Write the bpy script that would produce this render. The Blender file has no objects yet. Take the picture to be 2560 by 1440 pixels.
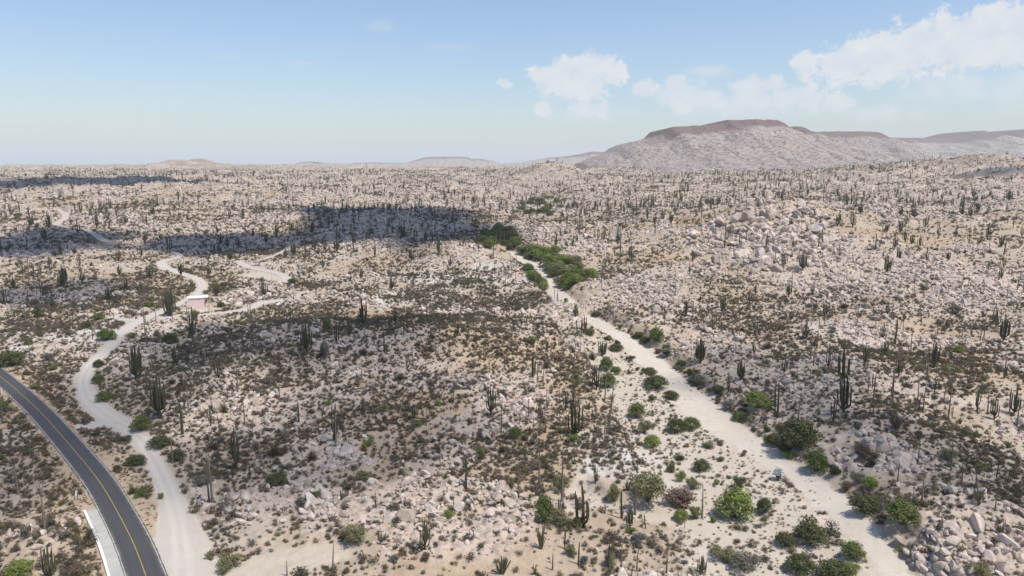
import bpy, math, random
import numpy as np
from mathutils import Vector, Matrix

rng = np.random.default_rng(7)
random.seed(7)
sc = bpy.context.scene
COL = sc.collection

# ------------------------------------------------------------------ camera
CAM_H = 65.0
F = 1828.0                      # focal length in photograph pixels (2560 wide)
PITCH = math.atan(308.0 / F)
SP, CP = math.sin(PITCH), math.cos(PITCH)
cam = bpy.data.cameras.new('camera')
cam.sensor_width = 36.0
cam.lens = 36.0 * F / 2560.0
cam.clip_start = 1.0
cam.clip_end = 60000.0
camo = bpy.data.objects.new('camera', cam)
COL.objects.link(camo)
camo.location = (0, 0, CAM_H)
camo.rotation_euler = (math.pi / 2 - PITCH, 0, 0)
sc.camera = camo

# ------------------------------------------------------------------ world, sun, exposure
TO_SUN = Vector((0.38, -0.25, 0.89)).normalized()
SUN_EL = math.asin(TO_SUN.z)
SUN_AZ = math.atan2(TO_SUN.x, TO_SUN.y)
world = bpy.data.worlds.new('World')
sc.world = world
world.use_nodes = True
wt = world.node_tree
wn, wl = wt.nodes, wt.links
wn.clear()
w_out = wn.new('ShaderNodeOutputWorld')
w_bg = wn.new('ShaderNodeBackground')
wl.new(w_bg.outputs[0], w_out.inputs[0])
w_sky = wn.new('ShaderNodeTexSky')
w_sky.sky_type = 'NISHITA'
w_sky.sun_disc = False
w_sky.sun_elevation = SUN_EL
w_sky.sun_rotation = SUN_AZ
w_sky.altitude = 500
w_sky.air_density = 1.3
w_sky.dust_density = 1.3
w_sky.ozone_density = 3.2
SKY_STRENGTH = 0.138
w_bg.inputs[1].default_value = SKY_STRENGTH

sun = bpy.data.lights.new('sun', 'SUN')
sun.energy = 5.0
sun.angle = math.radians(0.5)
sun.color = (1.0, 0.945, 0.86)
suno = bpy.data.objects.new('sun', sun)
COL.objects.link(suno)
suno.rotation_euler = TO_SUN.to_track_quat('Z', 'Y').to_euler()
suno.location = (0, 0, 500)

sc.view_settings.view_transform = 'Standard'
sc.view_settings.look = 'None'
sc.view_settings.gamma = 1.0
sc.view_settings.exposure = 0.0
sc.view_settings.use_curve_mapping = False
sc.render.engine = 'CYCLES'
sc.cycles.use_denoising = True
sc.cycles.max_bounces = 5
sc.cycles.diffuse_bounces = 2
sc.cycles.glossy_bounces = 1
sc.cycles.transmission_bounces = 2
sc.cycles.transparent_max_bounces = 12
sc.cycles.volume_bounces = 1
sc.cycles.use_adaptive_sampling = True
sc.cycles.adaptive_threshold = 0.02

def px_dir(px, py):
    """unit directions of photograph pixels (arrays) in the world"""
    px = np.asarray(px, float); py = np.asarray(py, float)
    a = (px - 1280) / F; t = (py - 720) / F
    d = np.stack([a, CP - t * SP, -SP - t * CP], -1)
    return d / np.linalg.norm(d, axis=-1, keepdims=True)

# ---- cumulus band of the sky: soft lobes by azimuth / elevation, broken up with noise
def M(op, a=None, b=None, c=None):
    n = wn.new('ShaderNodeMath'); n.operation = op
    for i, v in enumerate((a, b, c)):
        if v is None: continue
        if hasattr(v, 'is_output') or not isinstance(v, (int, float)): wl.new(v, n.inputs[i])
        else: n.inputs[i].default_value = v
    return n.outputs[0]
w_geo = wn.new('ShaderNodeTexCoord')
w_sep = wn.new('ShaderNodeSeparateXYZ'); wl.new(w_geo.outputs['Generated'], w_sep.inputs[0])
U = M('ARCTAN2', w_sep.outputs[0], w_sep.outputs[1])
HYP = M('SQRT', M('ADD', M('MULTIPLY', w_sep.outputs[0], w_sep.outputs[0]), M('MULTIPLY', w_sep.outputs[1], w_sep.outputs[1])))
V = M('ARCTAN2', w_sep.outputs[2], HYP)
w_uv = wn.new('ShaderNodeCombineXYZ'); wl.new(U, w_uv.inputs[0]); wl.new(V, w_uv.inputs[1])
def wnoise(scale, detail, rough, dist=0.0, stretch=1.0):
    mp = wn.new('ShaderNodeVectorMath'); mp.operation = 'MULTIPLY'
    wl.new(w_uv.outputs[0], mp.inputs[0]); mp.inputs[1].default_value = (scale, scale * stretch, 1)
    n = wn.new('ShaderNodeTexNoise'); n.inputs['Scale'].default_value = 1.0
    n.inputs['Detail'].default_value = detail; n.inputs['Roughness'].default_value = rough
    n.inputs['Distortion'].default_value = dist
    wl.new(mp.outputs[0], n.inputs['Vector'])
    return n.outputs[0]
N1 = wnoise(38, 7, 0.58, 0.3, 1.2)
N2 = wnoise(150, 4, 0.6, 0.0, 1.2)
N3 = wnoise(16, 5, 0.6, 0.5, 2.5)
def lobes(lst):
    cur = None
    for (px, py, rx, ry) in lst:
        d = px_dir(px, py); u0 = math.atan2(d[0], d[1]); v0 = math.asin(d[2])
        ru, rv = rx / F * 0.92, ry / F
        s = wn.new('ShaderNodeVectorMath'); s.operation = 'SUBTRACT'
        wl.new(w_uv.outputs[0], s.inputs[0]); s.inputs[1].default_value = (u0, v0, 0)
        m = wn.new('ShaderNodeVectorMath'); m.operation = 'MULTIPLY'
        wl.new(s.outputs[0], m.inputs[0]); m.inputs[1].default_value = (1 / ru, 1 / rv, 0)
        l = wn.new('ShaderNodeVectorMath'); l.operation = 'LENGTH'; wl.new(m.outputs[0], l.inputs[0])
        e = M('SUBTRACT', 1.0, l.outputs['Value'])
        cur = e if cur is None else M('MAXIMUM', cur, e)
    return cur
def cloudmask(lst, lo, hi, k1=1.5, k2=0.5):
    e = lobes(lst)
    n = M('ADD', M('MULTIPLY', M('SUBTRACT', N1, 0.5), k1), M('MULTIPLY', M('SUBTRACT', N2, 0.5), k2))
    x = M('ADD', e, n)
    r = wn.new('ShaderNodeMapRange'); r.interpolation_type = 'SMOOTHSTEP'
    r.inputs[1].default_value = lo; r.inputs[2].default_value = hi
    wl.new(x, r.inputs[0])
    return r.outputs[0]
C1 = [(1440, 200, 130, 72), (1480, 165, 75, 45), (1535, 180, 42, 46), (1370, 190, 70, 36), (2012, 160, 40, 44), (2130, 150, 110, 60),
      (2230, 140, 130, 75), (2300, 110, 90, 60), (2400, 105, 130, 80), (2530, 95, 150, 90), (2480, 50, 70, 40), (2620, 80, 160, 100), (2740, 120, 150, 90)]
C2 = [(1700, 235, 85, 48), (1690, 215, 50, 32), (1615, 222, 46, 28), (1775, 248, 80, 34), (1880, 232, 85, 46), (1930, 215, 50, 32), (1960, 248, 90, 34),
      (2015, 245, 64, 38), (2095, 262, 66, 30), (1262, 208, 26, 18), (1360, 272, 34, 26), (1465, 275, 80, 30)]
C3 = [(2390, 215, 170, 50), (2540, 210, 110, 60), (1780, 178, 90, 20), (1850, 270, 260, 44), (2200, 285, 160, 26), (1470, 285, 160, 26), (2660, 230, 180, 60)]
A1 = M('MULTIPLY', cloudmask(C1, 0.08, 0.44, 1.5, 0.7), 0.86)
A2 = M('MULTIPLY', cloudmask(C2, 0.08, 0.5, 1.6, 0.7), 0.70)
A3 = M('MULTIPLY', cloudmask(C3, 0.0, 0.9, 1.3, 0.4), 0.45)
A4 = M('MULTIPLY', cloudmask([(560, 143, 60, 10), (750, 158, 60, 10), (950, 65, 60, 20), (1120, 118, 90, 14)], 0.0, 1.0, 1.3, 0.4), 0.22)
CA = M('MAXIMUM', M('MAXIMUM', A1, A2), M('MAXIMUM', A3, A4))
# brightness inside the cloud varies with its billows
w_rmp = wn.new('ShaderNodeMix'); w_rmp.data_type = 'RGBA'
K = 1.0 / SKY_STRENGTH
w_rmp.inputs[6].default_value = (0.66 * K, 0.72 * K, 0.80 * K, 1)
w_rmp.inputs[7].default_value = (0.86 * K, 0.85 * K, 0.84 * K, 1)
wl.new(M('MULTIPLY_ADD', N1, 2.2, -0.55), w_rmp.inputs[0])
w_tint = wn.new('ShaderNodeMix'); w_tint.data_type = 'RGBA'; w_tint.blend_type = 'MULTIPLY'
w_tint.inputs[0].default_value = 1.0
wl.new(w_sky.outputs[0], w_tint.inputs[6]); w_tint.inputs[7].default_value = (0.97, 0.98, 1.075, 1)
w_mix = wn.new('ShaderNodeMix'); w_mix.data_type = 'RGBA'
wl.new(CA, w_mix.inputs[0]); wl.new(w_tint.outputs[2], w_mix.inputs[6]); wl.new(w_rmp.outputs[2], w_mix.inputs[7])
wl.new(w_mix.outputs[2], w_bg.inputs[0])

# ------------------------------------------------------------------ noise in numpy
def _hash(ix, iy, seed):
    h = (ix.astype(np.int64) * 374761393 + iy.astype(np.int64) * 668265263 + seed * 1442695041) & 0xFFFFFFFF
    h = ((h ^ (h >> 13)) * 1274126177) & 0xFFFFFFFF
    h = ((h ^ (h >> 16)) * 2246822519) & 0xFFFFFFFF
    return ((h ^ (h >> 15)) & 0xFFFFFF) / float(0x1000000)
def vnoise(x, y, seed):
    ix = np.floor(x); iy = np.floor(y); fx = x - ix; fy = y - iy
    u = fx * fx * (3 - 2 * fx); v = fy * fy * (3 - 2 * fy)
    a = _hash(ix, iy, seed); b = _hash(ix + 1, iy, seed); c = _hash(ix, iy + 1, seed); d = _hash(ix + 1, iy + 1, seed)
    return (a + (b - a) * u) * (1 - v) + (c + (d - c) * u) * v
def fbm(x, y, seed, octs=4, gain=0.5):
    s = 0.0; a = 1.0; t = 0.0
    for o in range(octs):
        s = s + a * vnoise(x, y, seed + o * 17); t += a; a *= gain
        x = x * 2.03 + 11.3; y = y * 2.03 - 7.1
    return s / t
def worley(x, y, seed):
    ix = np.floor(x); iy = np.floor(y)
    best = np.full(x.shape, 9.0); hid = np.zeros(x.shape)
    for dx in (-1, 0, 1):
        for dy in (-1, 0, 1):
            cx = ix + dx; cy = iy + dy
            px = cx + _hash(cx, cy, seed); py = cy + _hash(cx, cy, seed + 5)
            d = (px - x) ** 2 + (py - y) ** 2
            m = d < best
            best = np.where(m, d, best); hid = np.where(m, _hash(cx, cy, seed + 9), hid)
    return np.sqrt(best), hid
def sstep(a, b, x):
    t = np.clip((x - a) / (b - a), 0, 1)
    return t * t * (3 - 2 * t)

# ------------------------------------------------------------------ smooth land form
PR = [0, 250, 400, 550, 730, 1000, 1500, 2500, 4000, 6000, 9000, 14000, 26000]
PZ = [0, 0.0, 4, 11, 20, 28, 34, 39, 42, 45, 42, 20, -60]
BUMPS = [  # x, y, amp, rx, ry
    (-55, 243, 8.5, 58, 36), (-5, 268, 4.5, 40, 34), (-95, 205, 2.5, 25, 25), (-35, 455, 9.0, 75, 45), (20, 400, 3, 40, 40),
    (235, 560, 17.0, 170, 120), (178, 518, 17.0, 48, 32), (330, 430, 8.0, 120, 110),
    (78, 122, 5.5, 17, 14), (86, 162, 5.0, 22, 18), (104, 215, 5.0, 36, 26), (62, 290, 5.0, 26, 24), (120, 262, 6.0, 26, 22), (165, 320, 7.0, 40, 30), (100, 350, 6.0, 34, 26), (205, 250, 6.0, 40, 34),
    (42, 345, 6.0, 26, 26), (20, 318, 3.0, 18, 20),
    (-150, 640, 7, 60, 50), (-100, 600, 6, 30, 30), (-420, 900, 10, 160, 90), (-700, 1300, 14, 260, 150), (60, 900, -8, 90, 160),
    (830, 1250, 46, 250, 200), (1150, 1700, 34, 450, 300), (78, 1520, 34, 72, 110), (-1500, 3500, 30, 150, 260), (-1130, 3300, 10, 400, 200),
    (420, 2300, 6, 260, 260), (760, 2600, 10, 420, 420),
]
def Hbase(x, y):
    r = np.hypot(x, y)
    z = np.interp(r, PR, PZ)
    for (bx, by, a, rx, ry) in BUMPS:
        z = z + a * np.exp(-((x - bx) / rx) ** 2 - ((y - by) / ry) ** 2)
    far = sstep(300, 1500, r)
    z = z + (fbm(x / 95, y / 95, 3, 3) - 0.5) * (4.0 + 5 * far)
    z = z + (fbm(x / 52, y / 52, 5, 3) - 0.5) * 9 * sstep(30, 130, x) * sstep(140, 260, y)
    z = z + (fbm(x / 420, y / 420, 8, 3) - 0.5) * 16 * far
    z = z + (fbm(x / 1300, y / 1300, 12, 3) - 0.5) * 26 * sstep(1500, 4500, r)
    return z
TS = 70.0 * (12000.0 / 70.0) ** (np.arange(2600) / 2599.0)
def at_fn(hf, px, py, dz=0.0):
    """where the sight line of a photograph pixel first meets the land form hf (+dz)"""
    px = np.atleast_1d(np.asarray(px, float)); py = np.atleast_1d(np.asarray(py, float))
    d = px_dir(px, py)
    out = np.zeros((len(px), 2))
    for s in range(0, len(px), 200):
        dd = d[s:s + 200]
        P = dd[:, None, :] * TS[None, :, None]
        g = P[..., 2] + CAM_H - (hf(P[..., 0], P[..., 1]) + dz)
        below = g < 0
        i = np.where(below.any(1), below.argmax(1), len(TS) - 1); i = np.maximum(i, 1)
        k = np.arange(len(dd))
        g0, g1 = g[k, i - 1], g[k, i]
        w = np.clip(g0 / np.where(np.abs(g0 - g1) < 1e-9, 1e-9, g0 - g1), 0, 1)
        t = TS[i - 1] + (TS[i] - TS[i - 1]) * w
        out[s:s + 200] = dd[:, :2] * t[:, None]
    return out
def poly_at(pts, dz=0.0):
    a = np.array(pts, float)
    return at_fn(Hbase, a[:, 0], a[:, 1], dz)
def smooth_line(p, step):
    """Catmull-Rom through points, resampled at about `step` metres; extra columns ride along"""
    p = np.asarray(p, float)
    q = np.vstack([2 * p[0] - p[1], p, 2 * p[-1] - p[-2]])
    out = []
    for i in range(1, len(q) - 2):
        p0, p1, p2, p3 = q[i - 1], q[i], q[i + 1], q[i + 2]
        n = max(2, int(np.linalg.norm((p2 - p1)[:2]) / step))
        t = (np.arange(n) / n)[:, None]
        out.append(0.5 * (2 * p1 + (p2 - p0) * t + (2 * p0 - 5 * p1 + 4 * p2 - p3) * t ** 2 + (3 * p1 - p0 - 3 * p2 + p3) * t ** 3))
    out.append(p[-1:])
    return np.vstack(out)

# ---- road: centre line and half widths from both edge lines
RC = [(0, 941), (24, 961), (60, 993), (101, 1029), (141, 1075), (177, 1118), (213, 1162), (250, 1206), (278, 1249), (298, 1287), (318, 1323), (338, 1367), (354, 1408), (364, 1440)]
rc = poly_at(RC, 0.6)
t0 = rc[0] - rc[2]; t0 /= np.linalg.norm(t0); t1 = rc[-1] - rc[-3]; t1 /= np.linalg.norm(t1)
ext0 = np.array([rc[0] + t0 * k for k in (160, 80, 30)]); ext1 = np.array([rc[-1] + t1 * k + np.array([0.0006 * k * k, 0]) for k in (20, 50, 100)])
rc = np.vstack([ext0, rc, ext1])
road = smooth_line(rc, 1.0)
for _ in range(60):                                   # even out the hand-read kinks
    road[1:-1] = 0.25 * road[:-2] + 0.5 * road[1:-1] + 0.25 * road[2:]
RHW = 2.95
road_z = Hbase(road[:, 0], road[:, 1])
kk = np.ones(61) / 61
road_z = np.convolve(np.pad(road_z, 30, 'edge'), kk, 'valid') + 0.7

def hwp(lst, dz=0.0):
    """[(px, py, half width in m)] -> world x, y, hw"""
    a = np.array(lst, float)
    return np.column_stack([poly_at(a[:, :2], dz), a[:, 2]])
def edges(right, left, dz):
    R = poly_at(right, dz); L = poly_at(left, dz)
    def res(p, n=26):
        s = np.r_[0, np.cumsum(np.linalg.norm(np.diff(p, axis=0), axis=1))]
        t = np.linspace(0, s[-1], n)
        return np.column_stack([np.interp(t, s, p[:, 0]), np.interp(t, s, p[:, 1])])
    R, L = res(R), res(L)
    return np.column_stack([(R + L) / 2, np.linalg.norm(R - L, axis=1) / 2 * 0.93])
WZ = -3.0
wash_low = edges([(1484, 790), (1506, 803), (1531, 822), (1569, 837), (1600, 859), (1647, 887), (1690, 930), (1720, 960), (1790, 1010), (1850, 1050), (1890, 1090), (1920, 1118), (1963, 1144), (2005, 1171), (2042, 1183), (2073, 1199), (2103, 1232), (2134, 1260), (2164, 1293), (2195, 1324), (2216, 1360), (2225, 1388), (2265, 1425), (2330, 1480), (2480, 1600)],
                 [(1464, 800), (1475, 815), (1494, 828), (1537, 850), (1569, 878), (1587, 900), (1640, 950), (1680, 1000), (1700, 1030), (1760, 1075), (1800, 1100), (1860, 1140), (1920, 1165), (1960, 1199), (1996, 1220), (2021, 1254), (2048, 1281), (2079, 1321), (2103, 1345), (2134, 1360), (2164, 1391), (2189, 1422), (2230, 1480), (2330, 1600)], WZ)
wash_up = hwp([(1428, 764, 3.4), (1412, 751, 3.6), (1391, 737, 3.4), (1375, 719, 3.0), (1362, 697, 3.0), (1350, 675, 3.0), (1331, 662, 3.2), (1309, 653, 3.2), (1287, 639, 3.2), (1270, 630, 2.8)], WZ)
flood = hwp([(1500, 850, 5), (1540, 900, 9), (1590, 960, 11), (1650, 1040, 12), (1720, 1120, 13), (1800, 1220, 14), (1900, 1330, 15), (1990, 1440, 15), (2100, 1560, 15)], WZ + 0.7)
cove = hwp([(1450, 1228, 3.0), (1480, 1240, 3.2), (1530, 1252, 1.8), (1600, 1268, 2.6), (1670, 1278, 3)], -0.8)
main_track = hwp([(470, 1500, 5.6), (458, 1440, 5.4), (452, 1370, 4.6), (448, 1320, 3.4), (432, 1250, 1.9), (410, 1200, 1.8), (385, 1150, 1.8), (360, 1105, 1.9), (340, 1083, 2.2), (300, 1060, 3.0), (255, 1035, 2.6), (222, 1005, 2.3), (207, 975, 2.2), (207, 948, 2.2), (225, 918, 2.3), (255, 890, 2.4), (287, 862, 2.4), (303, 838, 2.5), (329, 813, 2.7), (389, 791, 2.8), (438, 771, 2.2), (469, 753, 2.2), (493, 742, 2.2), (507, 727, 2.6), (507, 713, 2.6), (496, 702, 2.4), (473, 693, 2.2), (456, 690, 2.2), (433, 681, 2.8), (418, 678, 3.6), (404, 667, 3.2), (400, 660, 2.4), (411, 655, 2.0), (430, 652, 1.8), (448, 648, 1.6), (453, 643, 1.6), (442, 636, 1.6), (431, 633, 1.5)])
junction = hwp([(205, 1068, 1.6), (250, 1062, 2.8), (300, 1058, 2.8)])
far_track = hwp([(136, 523, 2.6), (153, 533, 2.8), (168, 542, 3.0), (168, 548, 3.0), (153, 557, 2.8), (139, 564, 2.6), (150, 570, 2.4), (174, 574, 2.2), (208, 577, 2.2), (226, 583, 2.4), (243, 594, 2.4), (257, 606, 2.2), (275, 610, 1.8)])
branch_track = hwp([(395, 797, 2.4), (418, 801, 2.6), (456, 797, 2.3), (522, 791, 2.1), (578, 785, 2.2), (622, 778, 2.6), (640, 768, 3.0), (660, 760, 3.4), (680, 757, 3.6), (703, 757, 3.0)])
loop_track = hwp([(680, 712, 1.5), (700, 714, 2.6), (714, 708, 3.0), (719, 699, 2.8), (709, 691, 2.3), (678, 683, 1.9), (647, 678, 1.8), (622, 673, 2.2), (611, 667, 2.6), (598, 659, 2.4), (586, 655, 1.8), (620, 657, 1.4), (655, 655, 1.5), (678, 645, 1.6), (700, 638, 1.6), (722, 624, 1.7), (735, 613, 1.9), (751, 603, 1.8), (778, 599, 1.9), (793, 593, 1.7), (807, 588, 1.5)])
spur_track = hwp([(742, 750, 1.3), (751, 741, 1.3), (761, 733, 1.2)])
side_track = hwp([(205, 789, 1.2), (250, 796, 1.6), (290, 800, 1.8), (330, 808, 1.6)])
bare_patch = hwp([(590, 1445, 4), (680, 1425, 4.4), (760, 1405, 4.0), (850, 1393, 2.6)])
bare_loop = hwp([(640, 690, 6), (680, 698, 7), (705, 703, 5)])
house_yard = hwp([(480, 776, 4), (500, 774, 5), (545, 768, 4)])
TRACKS = [main_track, junction, far_track, branch_track, loop_track, spur_track, side_track]
for T in TRACKS + [wash_low, wash_up]:
    for _ in range(1):
        T[1:-1] = 0.2 * T[:-2] + 0.6 * T[1:-1] + 0.2 * T[2:]

def pdist(x, y, L):
    """signed distance outside a polyline band (columns x, y, half width)"""
    best = np.full(x.shape, 1e4)
    lo = L[:, :2].min(0) - 60; hi = L[:, :2].max(0) + 60
    m = (x > lo[0]) & (x < hi[0]) & (y > lo[1]) & (y < hi[1])
    if not m.any(): return best
    xs, ys = x[m], y[m]; b = np.full(xs.shape, 1e4)
    for i in range(len(L) - 1):
        ax, ay, aw = L[i]; bx, by, bw = L[i + 1]
        dx, dy = bx - ax, by - ay; l2 = dx * dx + dy * dy + 1e-9
        t = np.clip(((xs - ax) * dx + (ys - ay) * dy) / l2, 0, 1)
        d = np.hypot(xs - ax - t * dx, ys - ay - t * dy) - (aw + (bw - aw) * t)
        b = np.minimum(b, d)
    best[m] = b
    return best
road_s = road[::6]; road_sz = road_z[::6]
road_L = np.column_stack([road_s, np.full(len(road_s), RHW)])
def road_info(x, y):
    best = np.full(x.shape, 1e4); z = np.zeros(x.shape)
    lo = road_s.min(0) - 40; hi = road_s.max(0) + 40
    m = (x > lo[0]) & (x < hi[0]) & (y > lo[1]) & (y < hi[1])
    if not m.any(): return best, z
    xs, ys = x[m], y[m]; b = np.full(xs.shape, 1e4); zz = np.zeros(xs.shape)
    for i in range(len(road_s) - 1):
        (ax, ay), (bx, by) = road_s[i], road_s[i + 1]
        dx, dy = bx - ax, by - ay; l2 = dx * dx + dy * dy
        t = np.clip(((xs - ax) * dx + (ys - ay) * dy) / l2, 0, 1)
        d = np.hypot(xs - ax - t * dx, ys - ay - t * dy)
        k = d < b
        b = np.where(k, d, b); zz = np.where(k, road_sz[i] + (road_sz[i + 1] - road_sz[i]) * t, zz)
    best[m] = b; z[m] = zz
    return best, z

# rocky patches: photograph px ellipses turned into places on the ground (x, y, rx px, ry px, strength)
ROCKP = [(1375, 440, 110, 30, 1.2), (2450, 410, 200, 20, 1.1), (2370, 1370, 190, 110, 1.4), (2180, 1135, 170, 75, 1.3), (595, 1290, 50, 70, 1.0), (1140, 1135, 120, 70, 1.0), (1270, 1310, 70, 85, 1.1), (820, 1145, 130, 45, 0.9),
         (885, 1295, 50, 22, 0.8), (1070, 1310, 55, 55, 0.8), (1150, 960, 120, 45, 0.9), (530, 1050, 110, 90, 0.7), (1800, 880, 110, 120, 0.8), (2000, 960, 130, 90, 0.7),
         (1900, 610, 200, 80, 1.3), (2200, 700, 440, 150, 0.95), (2480, 700, 120, 70, 0.9), (1620, 740, 160, 70, 0.8), (150, 1340, 90, 60, 0.6), (700, 830, 70, 50, 0.6),
         (880, 610, 60, 30, 1.0), (1320, 830, 60, 40, 0.6), (2440, 1190, 60, 40, 0.5), (2390, 1240, 100, 50, 0.7), (1360, 940, 60, 50, 0.5), (560, 960, 60, 40, 0.5),
         (2500, 500, 160, 40, 0.9), (1360, 505, 40, 20, 0.8), (1100, 660, 160, 30, 0.5)]
_rp = np.array(ROCKP)
_c = poly_at(_rp[:, :2]); _dx = poly_at(_rp[:, :2] + np.c_[_rp[:, 2], 0 * _rp[:, 2]]); _dy = poly_at(_rp[:, :2] - np.c_[0 * _rp[:, 3], _rp[:, 3] * 0.7])
ROCKW = []
for i in range(len(_rp)):
    ax = max(3.0, np.linalg.norm(_dx[i] - _c[i])); ay = min(max(3.0, np.linalg.norm(_dy[i] - _c[i])), 3.2 * ax)
    ROCKW.append((_c[i, 0], _c[i, 1], ax, ay, _rp[i, 4]))
def fields(x, y):
    """rock, sand, tan, bare (no plants) fields of the ground, 0..1"""
    r = np.hypot(x, y)
    rock = sstep(0.44, 0.68, fbm(x / 26, y / 26, 21, 4)) * 0.8
    rock = np.maximum(rock, sstep(0.45, 0.62, fbm(x / 70, y / 70, 25, 4)) * sstep(350, 800, r) * 0.9)
    nz = fbm(x / 9, y / 9, 31, 3) - 0.5
    for (cx, cy, ax, ay, s) in ROCKW:
        e = ((x - cx) / ax) ** 2 + ((y - cy) / ay) ** 2
        rock = np.maximum(rock, s * sstep(1.25, 0.35, np.sqrt(e) + nz * 0.9))
    rock = np.clip(rock, 0, 1.3)
    edge = (fbm(x / 2.2, y / 2.2, 41, 3) - 0.5) * 1.6
    dw = np.minimum(pdist(x, y, wash_low), pdist(x, y, wash_up)) + edge
    df = np.minimum(pdist(x, y, flood), pdist(x, y, cove) + 0.5) + edge * 1.5
    dt = np.full(x.shape, 1e4)
    for T in TRACKS: dt = np.minimum(dt, pdist(x, y, T))
    db = np.minimum(pdist(x, y, bare_patch), np.minimum(pdist(x, y, bare_loop), pdist(x, y, house_yard)))
    sand = np.maximum(sstep(0.8, -0.6, dw), sstep(0.9, -0.5, dt + edge * 0.6))
    sand = np.maximum(sand, 0.7 * sstep(3.0, -2.0, df))
    sand = np.maximum(sand, 0.55 * sstep(2.0, -1.5, db + edge))
    tan = sstep(0.50, 0.68, fbm(x / 55, y / 55, 51, 4))
    dr, zr = road_info(x, y)
    tan = np.maximum(tan, 0.9 * sstep(12, 5, dr + nz * 8))
    clear = np.minimum(np.minimum(dw, dt), dr - RHW - np.where(y < 137, 2.0, 0.4))
    rock = rock * sstep(0.2, 1.8, np.minimum(clear, df + 1.0)) * sstep(0, 3, np.minimum(db, dr - 6))
    bare = np.maximum(sstep(1.2, 0.2, clear), sstep(1.0, -1.0, db))
    return rock, sand, tan, bare, df, dr, zr, dw, dt
def Hfull(x, y):
    rock, sand, tan, bare, df, dr, zr, dw, dt = fields(x, y)
    r = np.hypot(x, y)
    z = Hbase(x, y)
    # wash and floodplain are cut into the land, with a steep bank
    bn = (fbm(x / 9, y / 9, 63, 3) - 0.5) * 7
    cut = np.maximum(sstep(6.0, 0.3, dw + np.maximum(bn, -1.5) * sstep(0.5, 4, dw)), 0.78 * sstep(4.0, 0.0, df + bn * 0.4))
    z = z + WZ * cut
    quiet = np.clip(1 - np.maximum(np.maximum(cut, sstep(8.0, 0.5, dt)), 0), 0, 1)
    z = z + 0.7 * sstep(6.0, 0.5, dt) * sstep(200, 300, r)
    z = z + quiet * ((fbm(x / 32, y / 32, 60, 3) - 0.5) * 4.0 + (fbm(x / 11, y / 11, 61, 4) - 0.5) * 1.8 + (fbm(x / 1.7, y / 1.7, 65, 2) - 0.5) * 0.35)
    z = z + (1 - quiet) * (fbm(x / 5, y / 5, 67, 3) - 0.5) * 0.16
    d1, h1 = worley(x / 2.6, y / 2.6, 71)
    z = z + rock * np.clip(0.75 - d1, 0, 1) * 1.5 * (0.4 + h1)
    d2, h2 = worley(x / 9.0, y / 9.0, 75)
    z = z + rock * np.clip(0.8 - d2, 0, 1) * (3.6 + 5 * np.exp(-((x - 178) / 60) ** 2 - ((y - 505) / 50) ** 2)) * (h2 ** 1.5) * (0.5 + sstep(250, 600, r))
    m = r > 500
    if m.any():
        d3, h3 = worley(x[m] / 38, y[m] / 38, 79)
        z[m] = z[m] + np.clip(0.85 - d3, 0, 1) * 11 * h3 ** 1.5 * sstep(500, 1300, r[m]) * (0.35 + 0.65 * np.clip(rock[m], 0, 1))
        d4, h4 = worley(x[m] / 110, y[m] / 110, 83)
        z[m] = z[m] + np.clip(0.9 - d4, 0, 1) * 20 * h4 ** 2 * sstep(1200, 3500, r[m])
    # road formation
    k = sstep(12.5, RHW + 3.2, dr)
    z = z * (1 - k) + (zr - 0.12) * k
    return z, rock, sand, tan, bare

# ------------------------------------------------------------------ helpers for materials
def mat(name, build):
    m = bpy.data.materials.new(name); m.use_nodes = True
    nt = m.node_tree; nt.nodes.clear()
    out = nt.nodes.new('ShaderNodeOutputMaterial')
    b = nt.nodes.new('ShaderNodeBsdfPrincipled')
    b.inputs['Roughness'].default_value = 0.9
    b.inputs['Specular IOR Level'].default_value = 0.15
    nt.links.new(b.outputs[0], out.inputs[0])
    build(nt, b, out)
    return m
def N(nt, t, **kw):
    n = nt.nodes.new(t)
    for k, v in kw.items(): setattr(n, k, v)
    return n
def noise(nt, vec, scale, detail=4, rough=0.55, dist=0.0):
    n = N(nt, 'ShaderNodeTexNoise')
    n.inputs['Scale'].default_value = scale; n.inputs['Detail'].default_value = detail
    n.inputs['Roughness'].default_value = rough; n.inputs['Distortion'].default_value = dist
    nt.links.new(vec, n.inputs['Vector'])
    return n.outputs[0]
def ramp(nt, fac, stops, interp='LINEAR'):
    n = N(nt, 'ShaderNodeValToRGB'); n.color_ramp.interpolation = interp
    e = n.color_ramp.elements
    while len(e) < len(stops): e.new(0.5)
    for i, (p, c) in enumerate(stops):
        e[i].position = p; e[i].color = (*c, 1) if len(c) == 3 else c
    nt.links.new(fac, n.inputs[0])
    return n.outputs[0]
def mixc(nt, fac, a, b, blend='MIX'):
    n = N(nt, 'ShaderNodeMix'); n.data_type = 'RGBA'; n.blend_type = blend
    for s, v in ((0, fac), (6, a), (7, b)):
        if isinstance(v, (int, float)): n.inputs[s].default_value = v
        elif isinstance(v, tuple): n.inputs[s].default_value = (*v, 1)
        else: nt.links.new(v, n.inputs[s])
    return n.outputs[2]
def math_(nt, op, a, b=None, clamp=False):
    n = N(nt, 'ShaderNodeMath'); n.operation = op; n.use_clamp = clamp
    for i, v in enumerate((a, b)):
        if v is None: continue
        if isinstance(v, (int, float)): n.inputs[i].default_value = v
        else: nt.links.new(v, n.inputs[i])
    return n.outputs[0]
def attr(nt, name):
    n = N(nt, 'ShaderNodeAttribute'); n.attribute_name = name
    return n.outputs['Fac']
def bump(nt, b, height, strength, dist):
    n = N(nt, 'ShaderNodeBump'); n.inputs['Strength'].default_value = strength; n.inputs['Distance'].default_value = dist
    nt.links.new(height, n.inputs['Height']); nt.links.new(n.outputs[0], b.inputs['Normal'])
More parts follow.
